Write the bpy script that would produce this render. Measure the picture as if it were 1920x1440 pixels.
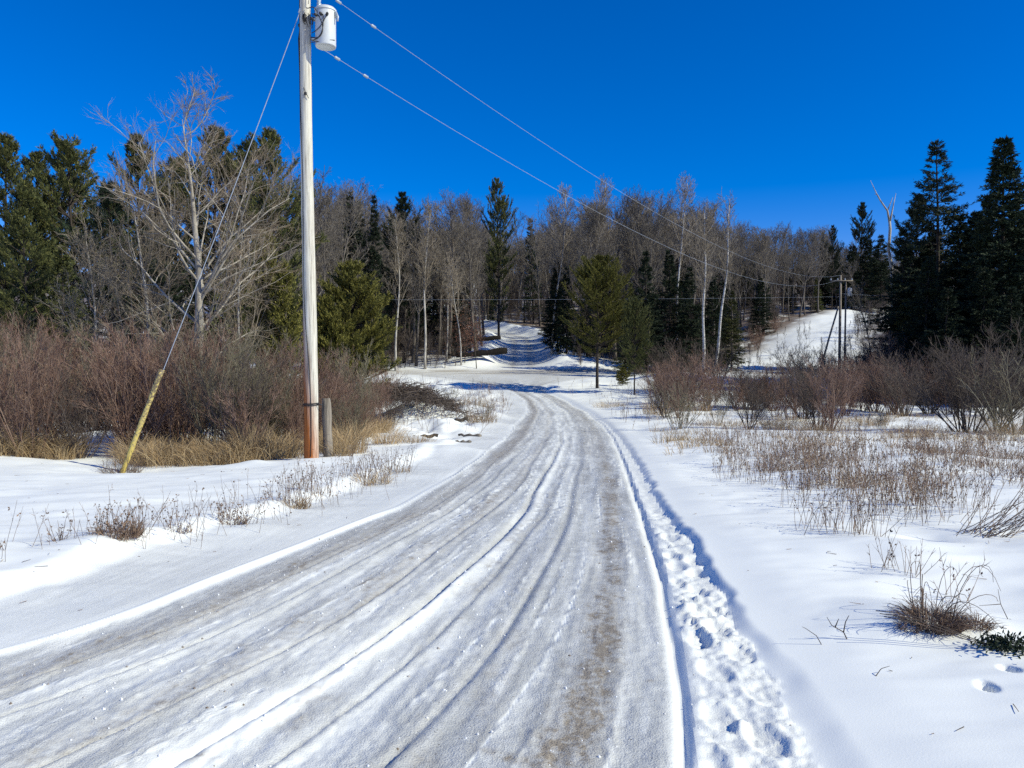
import bpy, math
import numpy as np
from mathutils import Vector

for o in list(bpy.data.objects): bpy.data.objects.remove(o)
scene = bpy.context.scene
C = scene.collection

# ------------------------------------------------------------------ camera, sky, sun, exposure
F, CX, CY, HOR, EYE = 1450.0, 960.0, 720.0, 665.0, 1.65
PITCH = math.atan((CY - HOR) / F)
cam = bpy.data.cameras.new('camera'); cam.sensor_width = 36; cam.lens = F / 1920 * 36
cam.clip_start = 0.1; cam.clip_end = 4000
cam_ob = bpy.data.objects.new('camera', cam); C.objects.link(cam_ob)
cam_ob.location = (0, 0, EYE); cam_ob.rotation_euler = (math.pi / 2 - PITCH, 0, 0)
scene.camera = cam_ob

SUN_EL, SUN_AZ = math.radians(37), math.radians(112)      # azimuth measured clockwise from +Y
w = bpy.data.worlds.new('World'); scene.world = w; w.use_nodes = True
nt = w.node_tree; nt.nodes.clear()
sky = nt.nodes.new('ShaderNodeTexSky'); sky.sky_type = 'NISHITA'; sky.sun_disc = False
sky.sun_elevation = SUN_EL; sky.sun_rotation = SUN_AZ
sky.altitude = 1800; sky.air_density = 1.15; sky.dust_density = 0.0; sky.ozone_density = 5.0
hs = nt.nodes.new('ShaderNodeHueSaturation'); hs.inputs['Saturation'].default_value = 1.46
hs.inputs['Value'].default_value = 1.0; hs.inputs['Hue'].default_value = 0.5
bg = nt.nodes.new('ShaderNodeBackground'); bg.inputs['Strength'].default_value = 0.13
wo = nt.nodes.new('ShaderNodeOutputWorld')
tint = nt.nodes.new('ShaderNodeMix'); tint.data_type = 'RGBA'; tint.blend_type = 'MULTIPLY'; tint.inputs[0].default_value = 1; tint.inputs[7].default_value = (1.0, .785, 1.13, 1)
nt.links.new(sky.outputs[0], hs.inputs['Color']); nt.links.new(hs.outputs[0], tint.inputs[6]); nt.links.new(tint.outputs[2], bg.inputs['Color']); nt.links.new(bg.outputs[0], wo.inputs[0])

sl = bpy.data.lights.new('sun', 'SUN'); sl.energy = 4.9; sl.angle = math.radians(0.5); sl.color = (1.0, 0.97, 0.77)
sun = bpy.data.objects.new('sun', sl); C.objects.link(sun)
sd = Vector((math.sin(SUN_AZ) * math.cos(SUN_EL), math.cos(SUN_AZ) * math.cos(SUN_EL), math.sin(SUN_EL)))
sun.rotation_euler = sd.to_track_quat('Z', 'Y').to_euler(); sun.location = sd * 60
scene.view_settings.view_transform = 'Standard'; scene.view_settings.look = 'None'
scene.view_settings.exposure = 0.0; scene.view_settings.gamma = 1.0
scene.cycles.max_bounces = 5; scene.cycles.diffuse_bounces = 3; scene.cycles.glossy_bounces = 2
scene.cycles.use_denoising = False

def at(px, py, Y):
    """pixel of the 1920x1440 photograph at ground distance Y -> world point"""
    a, b = (px - CX) / F, (CY - py) / F
    c, s = math.cos(PITCH), math.sin(PITCH)
    d = Vector((a, c + s * b, -s + c * b))
    return Vector((0, 0, EYE)) + d * (Y / d.y)

# ------------------------------------------------------------------ noise and terrain
def _h(ix, iy, seed):
    n = (ix.astype(np.int64) * 374761393 + iy.astype(np.int64) * 668265263 + seed * 1274126177) & 0x7fffffff
    n = ((n ^ (n >> 13)) * 1274126177) & 0x7fffffff
    n = (n ^ (n >> 16)) & 0x7fffffff
    return n / 1073741823.5 - 1.0
def vn(x, y, seed=0):
    xi, yi = np.floor(x), np.floor(y); fx, fy = x - xi, y - yi
    fx = fx * fx * fx * (fx * (fx * 6 - 15) + 10); fy = fy * fy * fy * (fy * (fy * 6 - 15) + 10)
    a = _h(xi, yi, seed) * (1 - fx) + _h(xi + 1, yi, seed) * fx
    b = _h(xi, yi + 1, seed) * (1 - fx) + _h(xi + 1, yi + 1, seed) * fx
    return a * (1 - fy) + b * fy
def fbm(x, y, seed=0, octv=4, g=0.5):
    s, a, t = 0, 1.0, 0
    for k in range(octv):
        s = s + a * vn(x, y, seed + k * 17); t += a; a *= g
        x, y = x * 2.03 + 3.1, y * 2.03 + 1.7
    return s / t
def ss(e0, e1, x):
    t = np.clip((x - e0) / (e1 - e0), 0, 1); return t * t * (3 - 2 * t)
def table(pts, y0, y1, step, sm):
    g = np.arange(y0, y1, step); v = np.interp(g, [p[0] for p in pts], [p[1] for p in pts])
    for n in (sm, sm):
        k = np.ones(n) / n; v = np.convolve(np.pad(v, (n // 2, n - 1 - n // 2), mode='edge'), k, 'valid')
    return g, v
PROF = table([(-60, .5), (0, 0.02), (5, -.1), (10, -.3), (15, -.55), (20, -.85), (30, -1.4), (40, -1.65), (50, -1.6), (58, -1.1),
              (70, -.35), (78, 0), (83, .35), (130, 6.4), (180, 13.5), (250, 24.5), (320, 35), (420, 42), (500, 44), (1700, 44)], -60, 1700, .5, 9)
EDR = table([(-30, -9), (0, -.1), (1.5, .35), (3.1, .7), (4.3, .92), (6.2, 1.2), (13, 1.97), (19.5, 2.7), (27, 3.5), (35, 4.1), (44, 4.25), (52, 3.6),
             (57, 2.6), (62, 2.6), (66, 4.5), (71, 9), (90, 9)], -30, 90, .1, 9)
EDL = table([(-30, -14), (0, -6.5), (3.1, -3.75), (4.4, -2.95), (5, -2.65), (6.2, -2.3), (9.5, -1.45), (13, -1.03), (19.5, -.6), (27, -.2), (35, .2),
             (44, .9), (52, .9), (58, 0), (63, -2), (67, -5), (71, -9), (90, -9)], -30, 90, .1, 9)
TRW = table([(-30, .8), (2, .68), (3.1, .58), (5, .42), (7, .38), (9.5, .27), (14, .25), (20, .24), (30, .2), (45, .1), (60, .05)], -30, 90, .1, 5)
def ev(tb, y): return np.interp(y, tb[0], tb[1])
def hill_x(y): return 1.0 + 0.3 * np.sin((y - 80) / 18.0) - 14 * ss(112, 150, y)
MOUNDS = [(2.62, 4.75, .5, .14), (3.3, 6.6, .6, .13), (1.9, 7.6, .9, .05), (3.3, 3.3, .9, .07), (4.4, 5.2, .5, .1), (-3.6, 7.0, .6, .1), (-4.6, 6.6, .5, .09),
          (-2.75, 9.4, .6, .06), (-2.9, 8.1, .5, .08), (-5.0, 15.0, .4, .06), (-3.55, 7.05, .22, -.05), (-2.92, 8.25, .18, -.05), (-2.7, 9.55, .22, -.05), (2.6, 4.66, .3, -.05), (-7.5, 14.85, .3, -.08), (3.9, 7.2, .25, -.05), (-2.9, 13, .25, -.05), (-2.0, 13.5, .8, .06), (-1.6, 19, 1.0, .2),
          (-3.0, 30.0, 1.6, .55), (-1.2, 33, 1.5, .25), (-4.6, 38.0, 2.2, .9), (-2.2, 41.0, 1.6, .5), (-8.0, 46.0, 2.5, .9), (-0.9, 39, .9, .3),
          (-5, 84.5, 3.2, 1.0), (7.5, 84.0, 4.5, 1.0), (-9, 88, 3, .6), (11.5, 52, 2, .3), (14, 66, 3, .5)]
def terrain(x, y, full=False):
    x = np.asarray(x, float); y = np.asarray(y, float)
    z = ev(PROF, y)
    eR, eL, tw = ev(EDR, y), ev(EDL, y), ev(TRW, y)
    fade = 1 - ss(64, 70, y)
    out_r = x - (eR + tw); out_l = eL - x
    near = 1 - ss(20, 45, y)
    # untouched snow right of the trodden strip, shoulder and bank to the left
    wob = .05 * fbm(x * 0 + 3.3, y * 1.6, 5, 3) * (1 - ss(10, 30, y)) + .03 * vn(x * 3, y * 5, 8)
    z = z + fade * ((.03 + .035 * ss(4, 7, y)) * ss(-.01, .04 + .008 * y + .16 * (1 - ss(3, 6, y)), out_r + wob) + .03 * ss(.03, .6, out_r) + .08 * ss(.5, 5, out_r))
    z = z + fade * (.015 * ss(0, .1, out_l) + .115 * ss(1.12, 1.55, out_l + .16 * fbm(y * 1.3, y * 0, 19, 3)) * (1 - ss(22, 30, y)))
    d = np.maximum(np.maximum(out_r, out_l), 0)
    z = z + fbm(x / 7, y / 9, 11, 3) * .22 * ss(.5, 6, d) * (1 + ss(60, 120, y) * 1.5)
    z = z + fbm(x / 1.7, y / 1.2, 12, 3) * .05 * ss(.1, 1.4, np.maximum(out_r, out_l - .8)) * (1 + .8 * ss(.2, 1, out_r))
    z = z + fbm(x / 1.0 + .4 * vn(x * 1.3, y, 27), y / .42, 26, 3) * .022 * ss(.1, .8, d) * (1 - ss(14, 30, y))
    z = z + 3.3 * ss(20, 46, x) * ss(78, 92, y) * (1 - .5 * ss(130, 200, y))
    z = z + fbm(x / .5, y / .22, 13, 2) * .008 * ss(.1, 1, d) + fbm(x / 2.6 + .3 * vn(x, y, 18), y / .75, 17, 3) * .03 * ss(.2, 1.2, out_l) * (1 - ss(25, 40, y))
    # rough hummocky snow beside the far part of the driveway
    z = z + fbm(x / 1.1, y / 1.6, 14, 3) * .28 * ss(.6, 2.5, out_l) * ss(20, 27, y) * (1 - ss(68, 73, y))
    z = z + fbm(x / 2.1, y / 2.6, 15, 3) * .16 * ss(2, 6, out_r) * ss(26, 34, y) * (1 - ss(70, 74, y))
    for mx, my, mr, mh in MOUNDS:
        z = z + mh * np.exp(-((x - mx) ** 2 + (y - my) ** 2) / (2 * (mr * .62) ** 2))
    # ---- ploughed cross road and the road up the hill
    cr = np.exp(-((y - 76.5) / 3.2) ** 4)
    hr = np.exp(-((x - hill_x(y)) / 3.0) ** 4) * ss(79, 82, y) * (1 - ss(175, 180, y))
    z = z - .12 * cr - .55 * hr * ss(81, 90, y)
    bank = np.exp(-((np.abs(x - hill_x(y)) - 4.4) / 1.1) ** 2) * ss(81, 86, y) * (1 - ss(150, 170, y))
    z = z + bank * (.45 + .35 * fbm(x / 1.3, y / 1.7, 31, 3))
    z = z + .35 * np.exp(-((y - 81) / .9) ** 2) * (1 - np.exp(-((x - 1.5) / 6.5) ** 6)) * (.6 + .6 * fbm(x / 1.5, y, 33, 3))
    if not full: return z
    # ---- ruts and packed streaks on the driveway
    W = eR - eL; v = (eR - x); q = v / np.maximum(W, .1)
    inside = ss(-.02, .08, v) * ss(-.02, .12, W - v) * fade
    inside2 = np.clip(ss(-.06, .03, v) * ss(-.02, .06, W - v), 0, 1) * fade
    band = ss(0, .12, x - eR) * (1 - ss(-.03, .03, out_r + wob)) * fade
    nz = 1 - ss(9, 40, y)
    lw = v + .05 * fbm(y * .35, y * 0 + 9, 41, 3) + .35 * (q - .5) * vn(y * .11, y * 0, 42)
    st = fbm(lw * 7, y * .40, 51, 3, .6); st2 = fbm(lw * 19, y * 1.6, 52, 3, .6) * (.6 + .8 * vn(x * 1.1, y * .5, 57)); st3 = fbm(lw * 3, y * .25, 53, 2)
    gr = vn(x * 30, y * 30, 54) * .9 + fbm(x * 9, y * 7, 56, 3) * 1.6
    z = z + inside * (st * .007 + st2 * .004 + st3 * .014 + gr * .0030 * nz + .006 * np.abs(fbm(x * 13, y * 8, 59, 3, .7)) * nz)
    # grooves: position (fraction of width from right edge), width, depth
    groov = 0
    for gq, gw, gd, sdv in ((.475, .035, .034, 1), (.60, .022, .018, 2), (.29, .028, .015, 3), (.76, .025, .02, 4), (.86, .02, .015, 5), (.385, .02, .012, 6)):
        off = gq * W + .07 * fbm(y * .25, y * 0 + gq * 50, 60 + sdv, 2)
        g = np.exp(-((v - off) / gw) ** 2); groov = groov + g * (gd / .034)
        z = z + inside * (-gd * g + gd * .9 * np.exp(-((v - off + gw * 2.6) / (gw * 1.6)) ** 2))
    rsum = 0
    for k, rq in enumerate((.05, .075, .17, .2, .235, .33, .345, .40, .43, .505, .52, .545, .58, .65, .67, .69, .74, .8, .83, .93, .955)):
        off = rq * W + .10 * fbm(y * .22, y * 0 + (k // 2) * 7, 160 + k // 2, 2) + .05 * vn(y * .12, y * 0, 150 + k)
        e = np.exp(-((v - off) / (.012 + .004 * (k % 3) + .0012 * y)) ** 2) * ss(-.30, .25, vn(y * .4, y * 0, 180 + k)); rsum = np.maximum(rsum, e)
        z = z + inside * .010 * e * (.5 + 1.0 * np.abs(vn(x * 22, y * 16, 190)))
    # raised clean edge on the left, sharp rut along the right
    wbl = .04 * vn(y * .8, y * 0, 71)
    ridge_l = np.exp(-((x - eL + wbl) / .05) ** 2) * fade
    z = z + .035 * ridge_l
    rut = (1 + .5 * ss(4, 8, y)) * np.exp(-((x - eR + .02 * fbm(y * 1.3, y * 0, 74, 3)) / (.026 + .0015 * y)) ** 2) * fade * (1 - ss(40, 60, y))
    z = z - .026 * rut + .012 * np.exp(-((x - eR - .085 + .02 * vn(y * 3, y * 0, 73)) / .05) ** 2) * fade * (1 - ss(35, 55, y)) * (.8 + .6 * fbm(y * 2.5, y * 0, 72, 3))
    # trodden, lumpy strip
    tn = fbm(x * 8, y * 6.5, 81, 5, .72) * (.7 + .6 * vn(x * 2, y * 1.2, 85)); tn2 = fbm(x * 24, y * 20, 82, 3, .6)
    lum = band * (1 - ss(6.5, 13, y)) * ss(.02, .16, x - eR)
    z = z + lum * (.062 * tn + .010 * tn2) + band * ss(6.5, 13, y) * .012 * fbm(x * 6, y * 4, 83, 3)
    # footprints strung along the trodden strip
    for k in range(24):
        fy = 2.3 + k * .23 + .09 * math.sin(k * 7.1); fx = float(ev(EDR, fy) + ev(TRW, fy) * (.5 + .22 * (1 if k % 2 else -1) + .16 * math.sin(k * 5.7)))
        e = ((x - fx) / .075) ** 2 + ((y - fy) / .13) ** 2
        z = z - lum * (.012 + .016 * abs(math.sin(k * 2.7))) * np.exp(-e * e) + lum * .010 * np.exp(-((np.sqrt(e) - 1.35) / .3) ** 2)
    # two animal prints in the clean snow near the right edge
    for fx, fy in ((2.36, 3.78), (2.6, 3.98)):
        z = z - .09 * np.exp(-(((x - fx) / .035) ** 2 + ((y - fy) / .05) ** 2) ** 2)
    # ---- attributes
    dn = fbm(x * 2.6, y * 1.5, 91, 4, .6); dn2 = fbm(x * 11, y * 7, 92, 3, .65)
    def track(qc, wd, sdv): return np.exp(-((v - qc * W - .05 * fbm(y * .3, y * 0 + qc * 9, sdv, 2)) / wd) ** 2)
    patch = ss(-.15, .55, dn + .45 * dn2)
    dirt = .95 * track(.115, .14, 95) * (.45 + .55 * ss(-.4, .4, dn + .6 * dn2)) * (1 - .35 * ss(12, 25, y))
    dirt = dirt + .55 * track(.88, .22, 96) * (.7 + .4 * ss(-.4, .4, dn + .5 * dn2)) + .42 * track(.62, .16, 97) + .20 * track(.66, .22, 97) * patch + .42 * track(.42, .2, 98) * patch + .3 * track(.25, .15, 99) * patch
    dirt = dirt + .5 * ss(13, 20, y) * (track(.85, .35, 101) + track(.2, .3, 102)) * .7
    dirt = dirt * (.75 + .35 * st) * inside
    dn3 = fbm(x * 19, y * 7, 93, 4, .7)
    bare = ss(.2, .95, dn3 * .9 + .5 * dn2 + .45 * dn + .30 * track(.115, .16, 95) + .12 * track(.66, .25, 97)) * inside * (1 - ss(9, 18, y))
    dirt = dirt * (1 + .5 * dn3 * (1 - ss(8, 16, y))) + .9 * bare * (.12 + .88 * np.clip(track(.115, .13, 95) + .5 * track(.66, .12, 97) + .35 * track(.9, .15, 96), 0, 1))
    for fx, fy, fr in ((.0, 3.2, .06), (-.1, 3.25, .05), (.05, 3.16, .05), (-1.33, 3.2, .07), (.74, 4.05, .03), (.55, 4.6, .04), (-.35, 5.1, .03)):
        dirt = dirt + .9 * np.exp(-((x - fx) / fr) ** 2 - ((y - fy) / (fr * .6)) ** 2) * (.6 + .9 * dn3)
    gq_ = lambda c_, w_: np.exp(-((q - c_ - .012 * vn(y * .3, y * 0, int(c_ * 900))) / w_) ** 2)
    lanes = .75 * gq_(.455, .035) + .5 * gq_(.615, .02) + .45 * gq_(.35, .018) + .4 * gq_(.80, .018) + .35 * gq_(.20, .015) + .3 * gq_(.70, .014) - .3 * gq_(.9, .06) - .3 * gq_(.54, .035) - .2 * gq_(.27, .04)
    ice = inside * np.clip(.86 + .20 * st + .12 * st2 + .15 * st3 - lanes * (.75 + .5 * dn) + .25 * fbm(x * .9, y * .35, 58, 3) + .30 * fbm(x * 5, y * 2.2, 60, 3, .7) - .25 * np.exp(-((q - .53) / .05) ** 2) - .4 * ridge_l - .75 * rsum * (.6 + .8 * vn(x * 17, y * 9, 191)) + .25 * np.clip(groov, 0, 1), 0, 1)
    ice = np.maximum(ice, .25 * band)
    # glazed grey patch left of the raised edge
    ice = np.maximum(ice, .62 * np.exp(-((x - eL + .38) / .22) ** 2) * (1 - ss(3.8, 5.6, y)) * ss(-.6, .1, dn + .3) * fade)
    ice = np.maximum(ice, .5 * (.7 + .6 * fbm(x * 1.2, y * .5, 131, 3)) * ss(0, .2, out_l) * (1 - ss(.95, 1.3, out_l)) * fade)
    crd = cr * ss(-.9, .2, fbm(x * .25, y * 1.5, 111, 3)) 
    dirt = np.maximum(dirt, .95 * np.exp(-((y - 78.4 - .3 * vn(x * .2, x * 0, 115)) / .9) ** 2) * ss(-.7, .1, fbm(x * .3, y, 113, 3)))
    mouth = ss(55, 66, y) * (1 - ss(72, 76, y)) * ss(0, 1, v) * ss(0, 1, W - v)
    dirt = np.maximum(dirt, crd * (.7 + .3 * vn(x * .15, y * .8, 116))); ice = np.maximum(ice, np.maximum(crd * .5, mouth * .5))
    dirt = np.maximum(dirt, mouth * .35 * (.5 + .6 * fbm(x * .8, y * .3, 112, 3)))
    htr = (np.exp(-((np.abs(x - hill_x(y)) - 1.0) / .45) ** 2)) * hr
    dirt = np.maximum(dirt, htr * .45); ice = np.maximum(ice, hr * .55)
    litter = ss(78, 92, y) * ss(5, 9, np.abs(x - hill_x(y))) * .95 * ss(-.8, -.05, fbm(x * .8, y * .8, 121, 4))
    litter = litter * (1 - ss(-3, 2, (x - (21 + (y - 80) * .74)) ) * ss(-3, 2, 13 - (y - 80) * .15 - (x - (21 + (y - 80) * .74))))
    kind = np.where(inside2 + band > .5, 1, 0)
    kind = np.where((cr > .45), 2, kind); kind = np.where((hr > .5) & (y > 79.5), 3, kind)
    return z, np.clip(dirt, 0, 1), np.clip(ice, 0, 1), litter, np.stack([lw, y], -1), kind
def gz(x, y): return float(terrain(x, y))

# ------------------------------------------------------------------ materials
def mat(name, build):
    m = bpy.data.materials.new(name); m.use_nodes = True
    n = m.node_tree; b = n.nodes['Principled BSDF']; build(n, b); return m
def nd(n, t, **kw):
    x = n.nodes.new(t)
    for k, v in kw.items():
        if k in x.inputs: x.inputs[k].default_value = v
        else: setattr(x, k, v)
    return x
def ramp(n, stops):
    r = n.nodes.new('ShaderNodeValToRGB'); e = r.color_ramp.elements
    while len(e) < len(stops): e.new(.5)
    for i, (p, c) in enumerate(stops): e[i].position = p; e[i].color = (*c, 1)
    return r
def mixc(n, f, a, b, mode='MIX'):
    x = n.nodes.new('ShaderNodeMix'); x.data_type = 'RGBA'; x.blend_type = mode
    for s, v in ((0, f), (6, a), (7, b)):
        if hasattr(v, 'links'): n.links.new(v, x.inputs[s])
        else: x.inputs[s].default_value = v if s == 0 else (*v, 1)
    return x.outputs[2]
def m_island(name, cols, rough=.85, spec=.2, noise=0, trans=0):
    def f(n, b):
        g = n.nodes.new('ShaderNodeNewGeometry'); oi = n.nodes.new('ShaderNodeObjectInfo')
        r = ramp(n, [(i / max(1, len(cols) - 1), c) for i, c in enumerate(cols)])
        n.links.new(g.outputs['Random Per Island'], r.inputs[0]); c = r.outputs[0]
        hsn = n.nodes.new('ShaderNodeHueSaturation'); mr = nd(n, 'ShaderNodeMapRange')
        mr.inputs['To Min'].default_value = .78; mr.inputs['To Max'].default_value = 1.22
        n.links.new(oi.outputs['Random'], mr.inputs[0]); n.links.new(mr.outputs[0], hsn.inputs['Value']); n.links.new(c, hsn.inputs['Color'])
        n.links.new(hsn.outputs[0], b.inputs['Base Color']); b.inputs['Roughness'].default_value = rough
        b.inputs['Specular IOR Level'].default_value = spec
    return mat(name, f)
def m_bark(name, c1, c2, scale=6, stretch=.25, bump=.4, c3=None):
    def f(n, b):
        tc = n.nodes.new('ShaderNodeTexCoord'); mp = nd(n, 'ShaderNodeMapping'); mp.inputs['Scale'].default_value = (1, 1, stretch)
        no = nd(n, 'ShaderNodeTexNoise', Scale=scale, Detail=6, Roughness=.65); n.links.new(tc.outputs['Object'], mp.inputs[0]); n.links.new(mp.outputs[0], no.inputs[0])
        r = ramp(n, [(.35, c1), (.62, c2)] + ([(.72, c3)] if c3 else [])); n.links.new(no.outputs[0], r.inputs[0])
        n.links.new(r.outputs[0], b.inputs['Base Color']); b.inputs['Roughness'].default_value = .9; b.inputs['Specular IOR Level'].default_value = .2
        bu = nd(n, 'ShaderNodeBump', Strength=bump, Distance=.02); n.links.new(no.outputs[0], bu.inputs['Height']); n.links.new(bu.outputs[0], b.inputs['Normal'])
    return mat(name, f)
def m_plain(name, c, rough=.5, metal=0, spec=.5, var=.15, sc=12):
    def f(n, b):
        no = nd(n, 'ShaderNodeTexNoise', Scale=sc, Detail=5); tc = n.nodes.new('ShaderNodeTexCoord'); n.links.new(tc.outputs['Object'], no.inputs[0])
        r = ramp(n, [(.3, tuple(v * (1 - var) for v in c)), (.7, tuple(min(1, v * (1 + var)) for v in c))]); n.links.new(no.outputs[0], r.inputs[0])
        n.links.new(r.outputs[0], b.inputs['Base Color']); b.inputs['Roughness'].default_value = rough; b.inputs['Metallic'].default_value = metal
        b.inputs['Specular IOR Level'].default_value = spec
    return mat(name, f)

def snow_build(n, b):
    L = n.links.new
    at_ = {}
    for k in ('dirt', 'ice', 'litter'):
        a = n.nodes.new('ShaderNodeAttribute'); a.attribute_name = k; at_[k] = a.outputs['Fac']
    uv = n.nodes.new('ShaderNodeUVMap'); uv.uv_map = 'track'
    mp = nd(n, 'ShaderNodeMapping'); mp.inputs['Scale'].default_value = (10, .8, 1); L(uv.outputs[0], mp.inputs[0])
    sta = nd(n, 'ShaderNodeTexNoise', Scale=1, Detail=5, Roughness=.62); L(mp.outputs[0], sta.inputs[0])
    tcc = n.nodes.new('ShaderNodeTexCoord'); stb = nd(n, 'ShaderNodeTexNoise', Scale=9, Detail=9, Roughness=.78); L(tcc.outputs['Object'], stb.inputs[0])
    stm = n.nodes.new('ShaderNodeMix'); stm.data_type = 'FLOAT'; stm.inputs[0].default_value = .42; L(sta.outputs[0], stm.inputs[2]); L(stb.outputs[0], stm.inputs[3])
    class _S: pass
    stn = _S(); stn.outputs = [stm.outputs[0]]
    tc = n.nodes.new('ShaderNodeTexCoord')
    fn = nd(n, 'ShaderNodeTexNoise', Scale=48, Detail=5, Roughness=.7); L(tc.outputs['Object'], fn.inputs[0])
    fn2 = nd(n, 'ShaderNodeTexNoise', Scale=110, Detail=3, Roughness=.6); L(tc.outputs['Object'], fn2.inputs[0])
    # packed ice, streaked along the wheel tracks
    icr = ramp(n, [(.28, (.41, .415, .40)), (.44, (.54, .545, .525)), (.56, (.67, .675, .65)), (.68, (.85, .855, .82))]); L(stn.outputs[0], icr.inputs[0])
    c = mixc(n, at_['ice'], (.885, .895, .85), icr.outputs[0])
    # grit
    dm = nd(n, 'ShaderNodeMath', operation='ADD'); mm = nd(n, 'ShaderNodeMath', operation='MULTIPLY_ADD'); mm.inputs[1].default_value = 5.0; mm.inputs[2].default_value = -2.55
    gn = nd(n, 'ShaderNodeTexNoise', Scale=17, Detail=9, Roughness=.78); L(tc.outputs['Object'], gn.inputs[0]); L(gn.outputs[0], mm.inputs[0])
    mul = nd(n, 'ShaderNodeMath', operation='MULTIPLY'); L(mm.outputs[0], mul.inputs[0]); L(at_['dirt'], mul.inputs[1])
    L(mul.outputs[0], dm.inputs[0]); L(at_['dirt'], dm.inputs[1]); dm.use_clamp = True
    sc = nd(n, 'ShaderNodeMath', operation='MULTIPLY'); L(dm.outputs[0], sc.inputs[0]); sc.inputs[1].default_value = .88; sc.use_clamp = True
    drr = ramp(n, [(.35, (.18, .14, .095)), (.6, (.37, .305, .215))]); L(fn2.outputs[0], drr.inputs[0])
    c = mixc(n, sc.outputs[0], c, drr.outputs[0])
    spk = nd(n, 'ShaderNodeTexNoise', Scale=75, Detail=2, Roughness=.5); L(tc.outputs['Object'], spk.inputs[0])
    sp1 = nd(n, 'ShaderNodeMapRange'); sp1.inputs['From Min'].default_value = .69; sp1.inputs['From Max'].default_value = .74; L(spk.outputs[0], sp1.inputs[0])
    sp2 = nd(n, 'ShaderNodeMath', operation='MULTIPLY'); L(sp1.outputs[0], sp2.inputs[0]); L(at_['ice'], sp2.inputs[1])
    c = mixc(n, sp2.outputs[0], c, (.13, .105, .08))
    c = mixc(n, at_['litter'], c, (.16, .11, .075))
    L(c, b.inputs['Base Color'])
    rr = nd(n, 'ShaderNodeMapRange'); rr.inputs['To Min'].default_value = .55; rr.inputs['To Max'].default_value = .30; L(at_['ice'], rr.inputs[0]); L(rr.outputs[0], b.inputs['Roughness'])
    b.inputs['Specular IOR Level'].default_value = .22
    # fine relief
    h1 = nd(n, 'ShaderNodeMath', operation='MULTIPLY'); L(stn.outputs[0], h1.inputs[0]); L(at_['ice'], h1.inputs[1])
    h2 = nd(n, 'ShaderNodeMath', operation='MULTIPLY_ADD'); L(h1.outputs[0], h2.inputs[0]); h2.inputs[1].default_value = 1.6
    h3 = nd(n, 'ShaderNodeMath', operation='MULTIPLY_ADD'); L(fn.outputs[0], h3.inputs[0]); h3.inputs[1].default_value = .55; L(fn2.outputs[0], h3.inputs[2])
    ia = nd(n, 'ShaderNodeMapRange'); ia.inputs['To Min'].default_value = .10; ia.inputs['To Max'].default_value = 1.0; L(at_['ice'], ia.inputs[0])
    h4 = nd(n, 'ShaderNodeMath', operation='MULTIPLY'); L(h3.outputs[0], h4.inputs[0]); L(ia.outputs[0], h4.inputs[1]); L(h4.outputs[0], h2.inputs[2])
    bu = nd(n, 'ShaderNodeBump', Strength=.7, Distance=.013); L(h2.outputs[0], bu.inputs['Height']); L(bu.outputs[0], b.inputs['Normal'])
M = {}
M['snow'] = mat('snow', snow_build)
M['bark'] = m_bark('grey_bark', (.07, .06, .05), (.19, .165, .14), 9)
M['bark_dark'] = m_bark('dark_bark', (.022, .018, .015), (.08, .065, .052), 9)
M['bark_pale'] = m_bark('pale_bark', (.20, .18, .155), (.52, .49, .44), 5)
M['bark_birch'] = m_bark('birch_bark', (.10, .09, .08), (.72, .70, .66), 7, 2.2, .2)
M['twig'] = m_island('grey_twigs', [(.085, .070, .055), (.165, .142, .115), (.27, .24, .20)])
M['twig_dark'] = m_island('dark_twigs', [(.045, .035, .03), (.09, .07, .058), (.15, .12, .10)])
M['twig_pale'] = m_island('pale_twigs', [(.16, .125, .09), (.27, .225, .165), (.40, .345, .27)])
M['bark_limb'] = m_bark('pale_limb_bark', (.20, .175, .14), (.44, .40, .335), 5)
M['twig_tan'] = m_island('tan_twigs', [(.13, .095, .065), (.23, .18, .125), (.34, .27, .20)])
M['twig_red'] = m_island('red_brown_twigs', [(.105, .056, .042), (.20, .120, .088), (.33, .235, .18)])
M['twig_olive'] = m_island('olive_twigs', [(.10, .085, .055), (.17, .15, .10), (.24, .21, .15)])
M['straw'] = m_island('dry_straw', [(.20, .13, .07), (.38, .26, .13), (.52, .40, .24), (.28, .18, .09)])
M['straw_dark'] = m_island('withered_stalks', [(.09, .065, .05), (.19, .13, .095), (.28, .19, .13)])
M['weed'] = m_island('weed_stalks', [(.11, .065, .048), (.22, .135, .095), (.36, .27, .18), (.15, .11, .085)])
M['needle_dark'] = m_island('dark_needles', [(.008, .014, .008), (.019, .032, .016), (.042, .058, .027)], .7)
M['needle'] = m_island('green_needles', [(.028, .038, .013), (.072, .082, .026), (.16, .155, .05)], .7)
M['needle_olive'] = m_island('olive_needles', [(.045, .05, .012), (.11, .108, .02), (.20, .18, .04)], .7)
M['needle_gold'] = m_island('yellow_green_needles', [(.05, .052, .012), (.15, .145, .03), (.27, .24, .06)], .7)
M['leaf_brown'] = m_island('dead_leaves', [(.14, .06, .04), (.24, .11, .075), (.30, .17, .12)])
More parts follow.
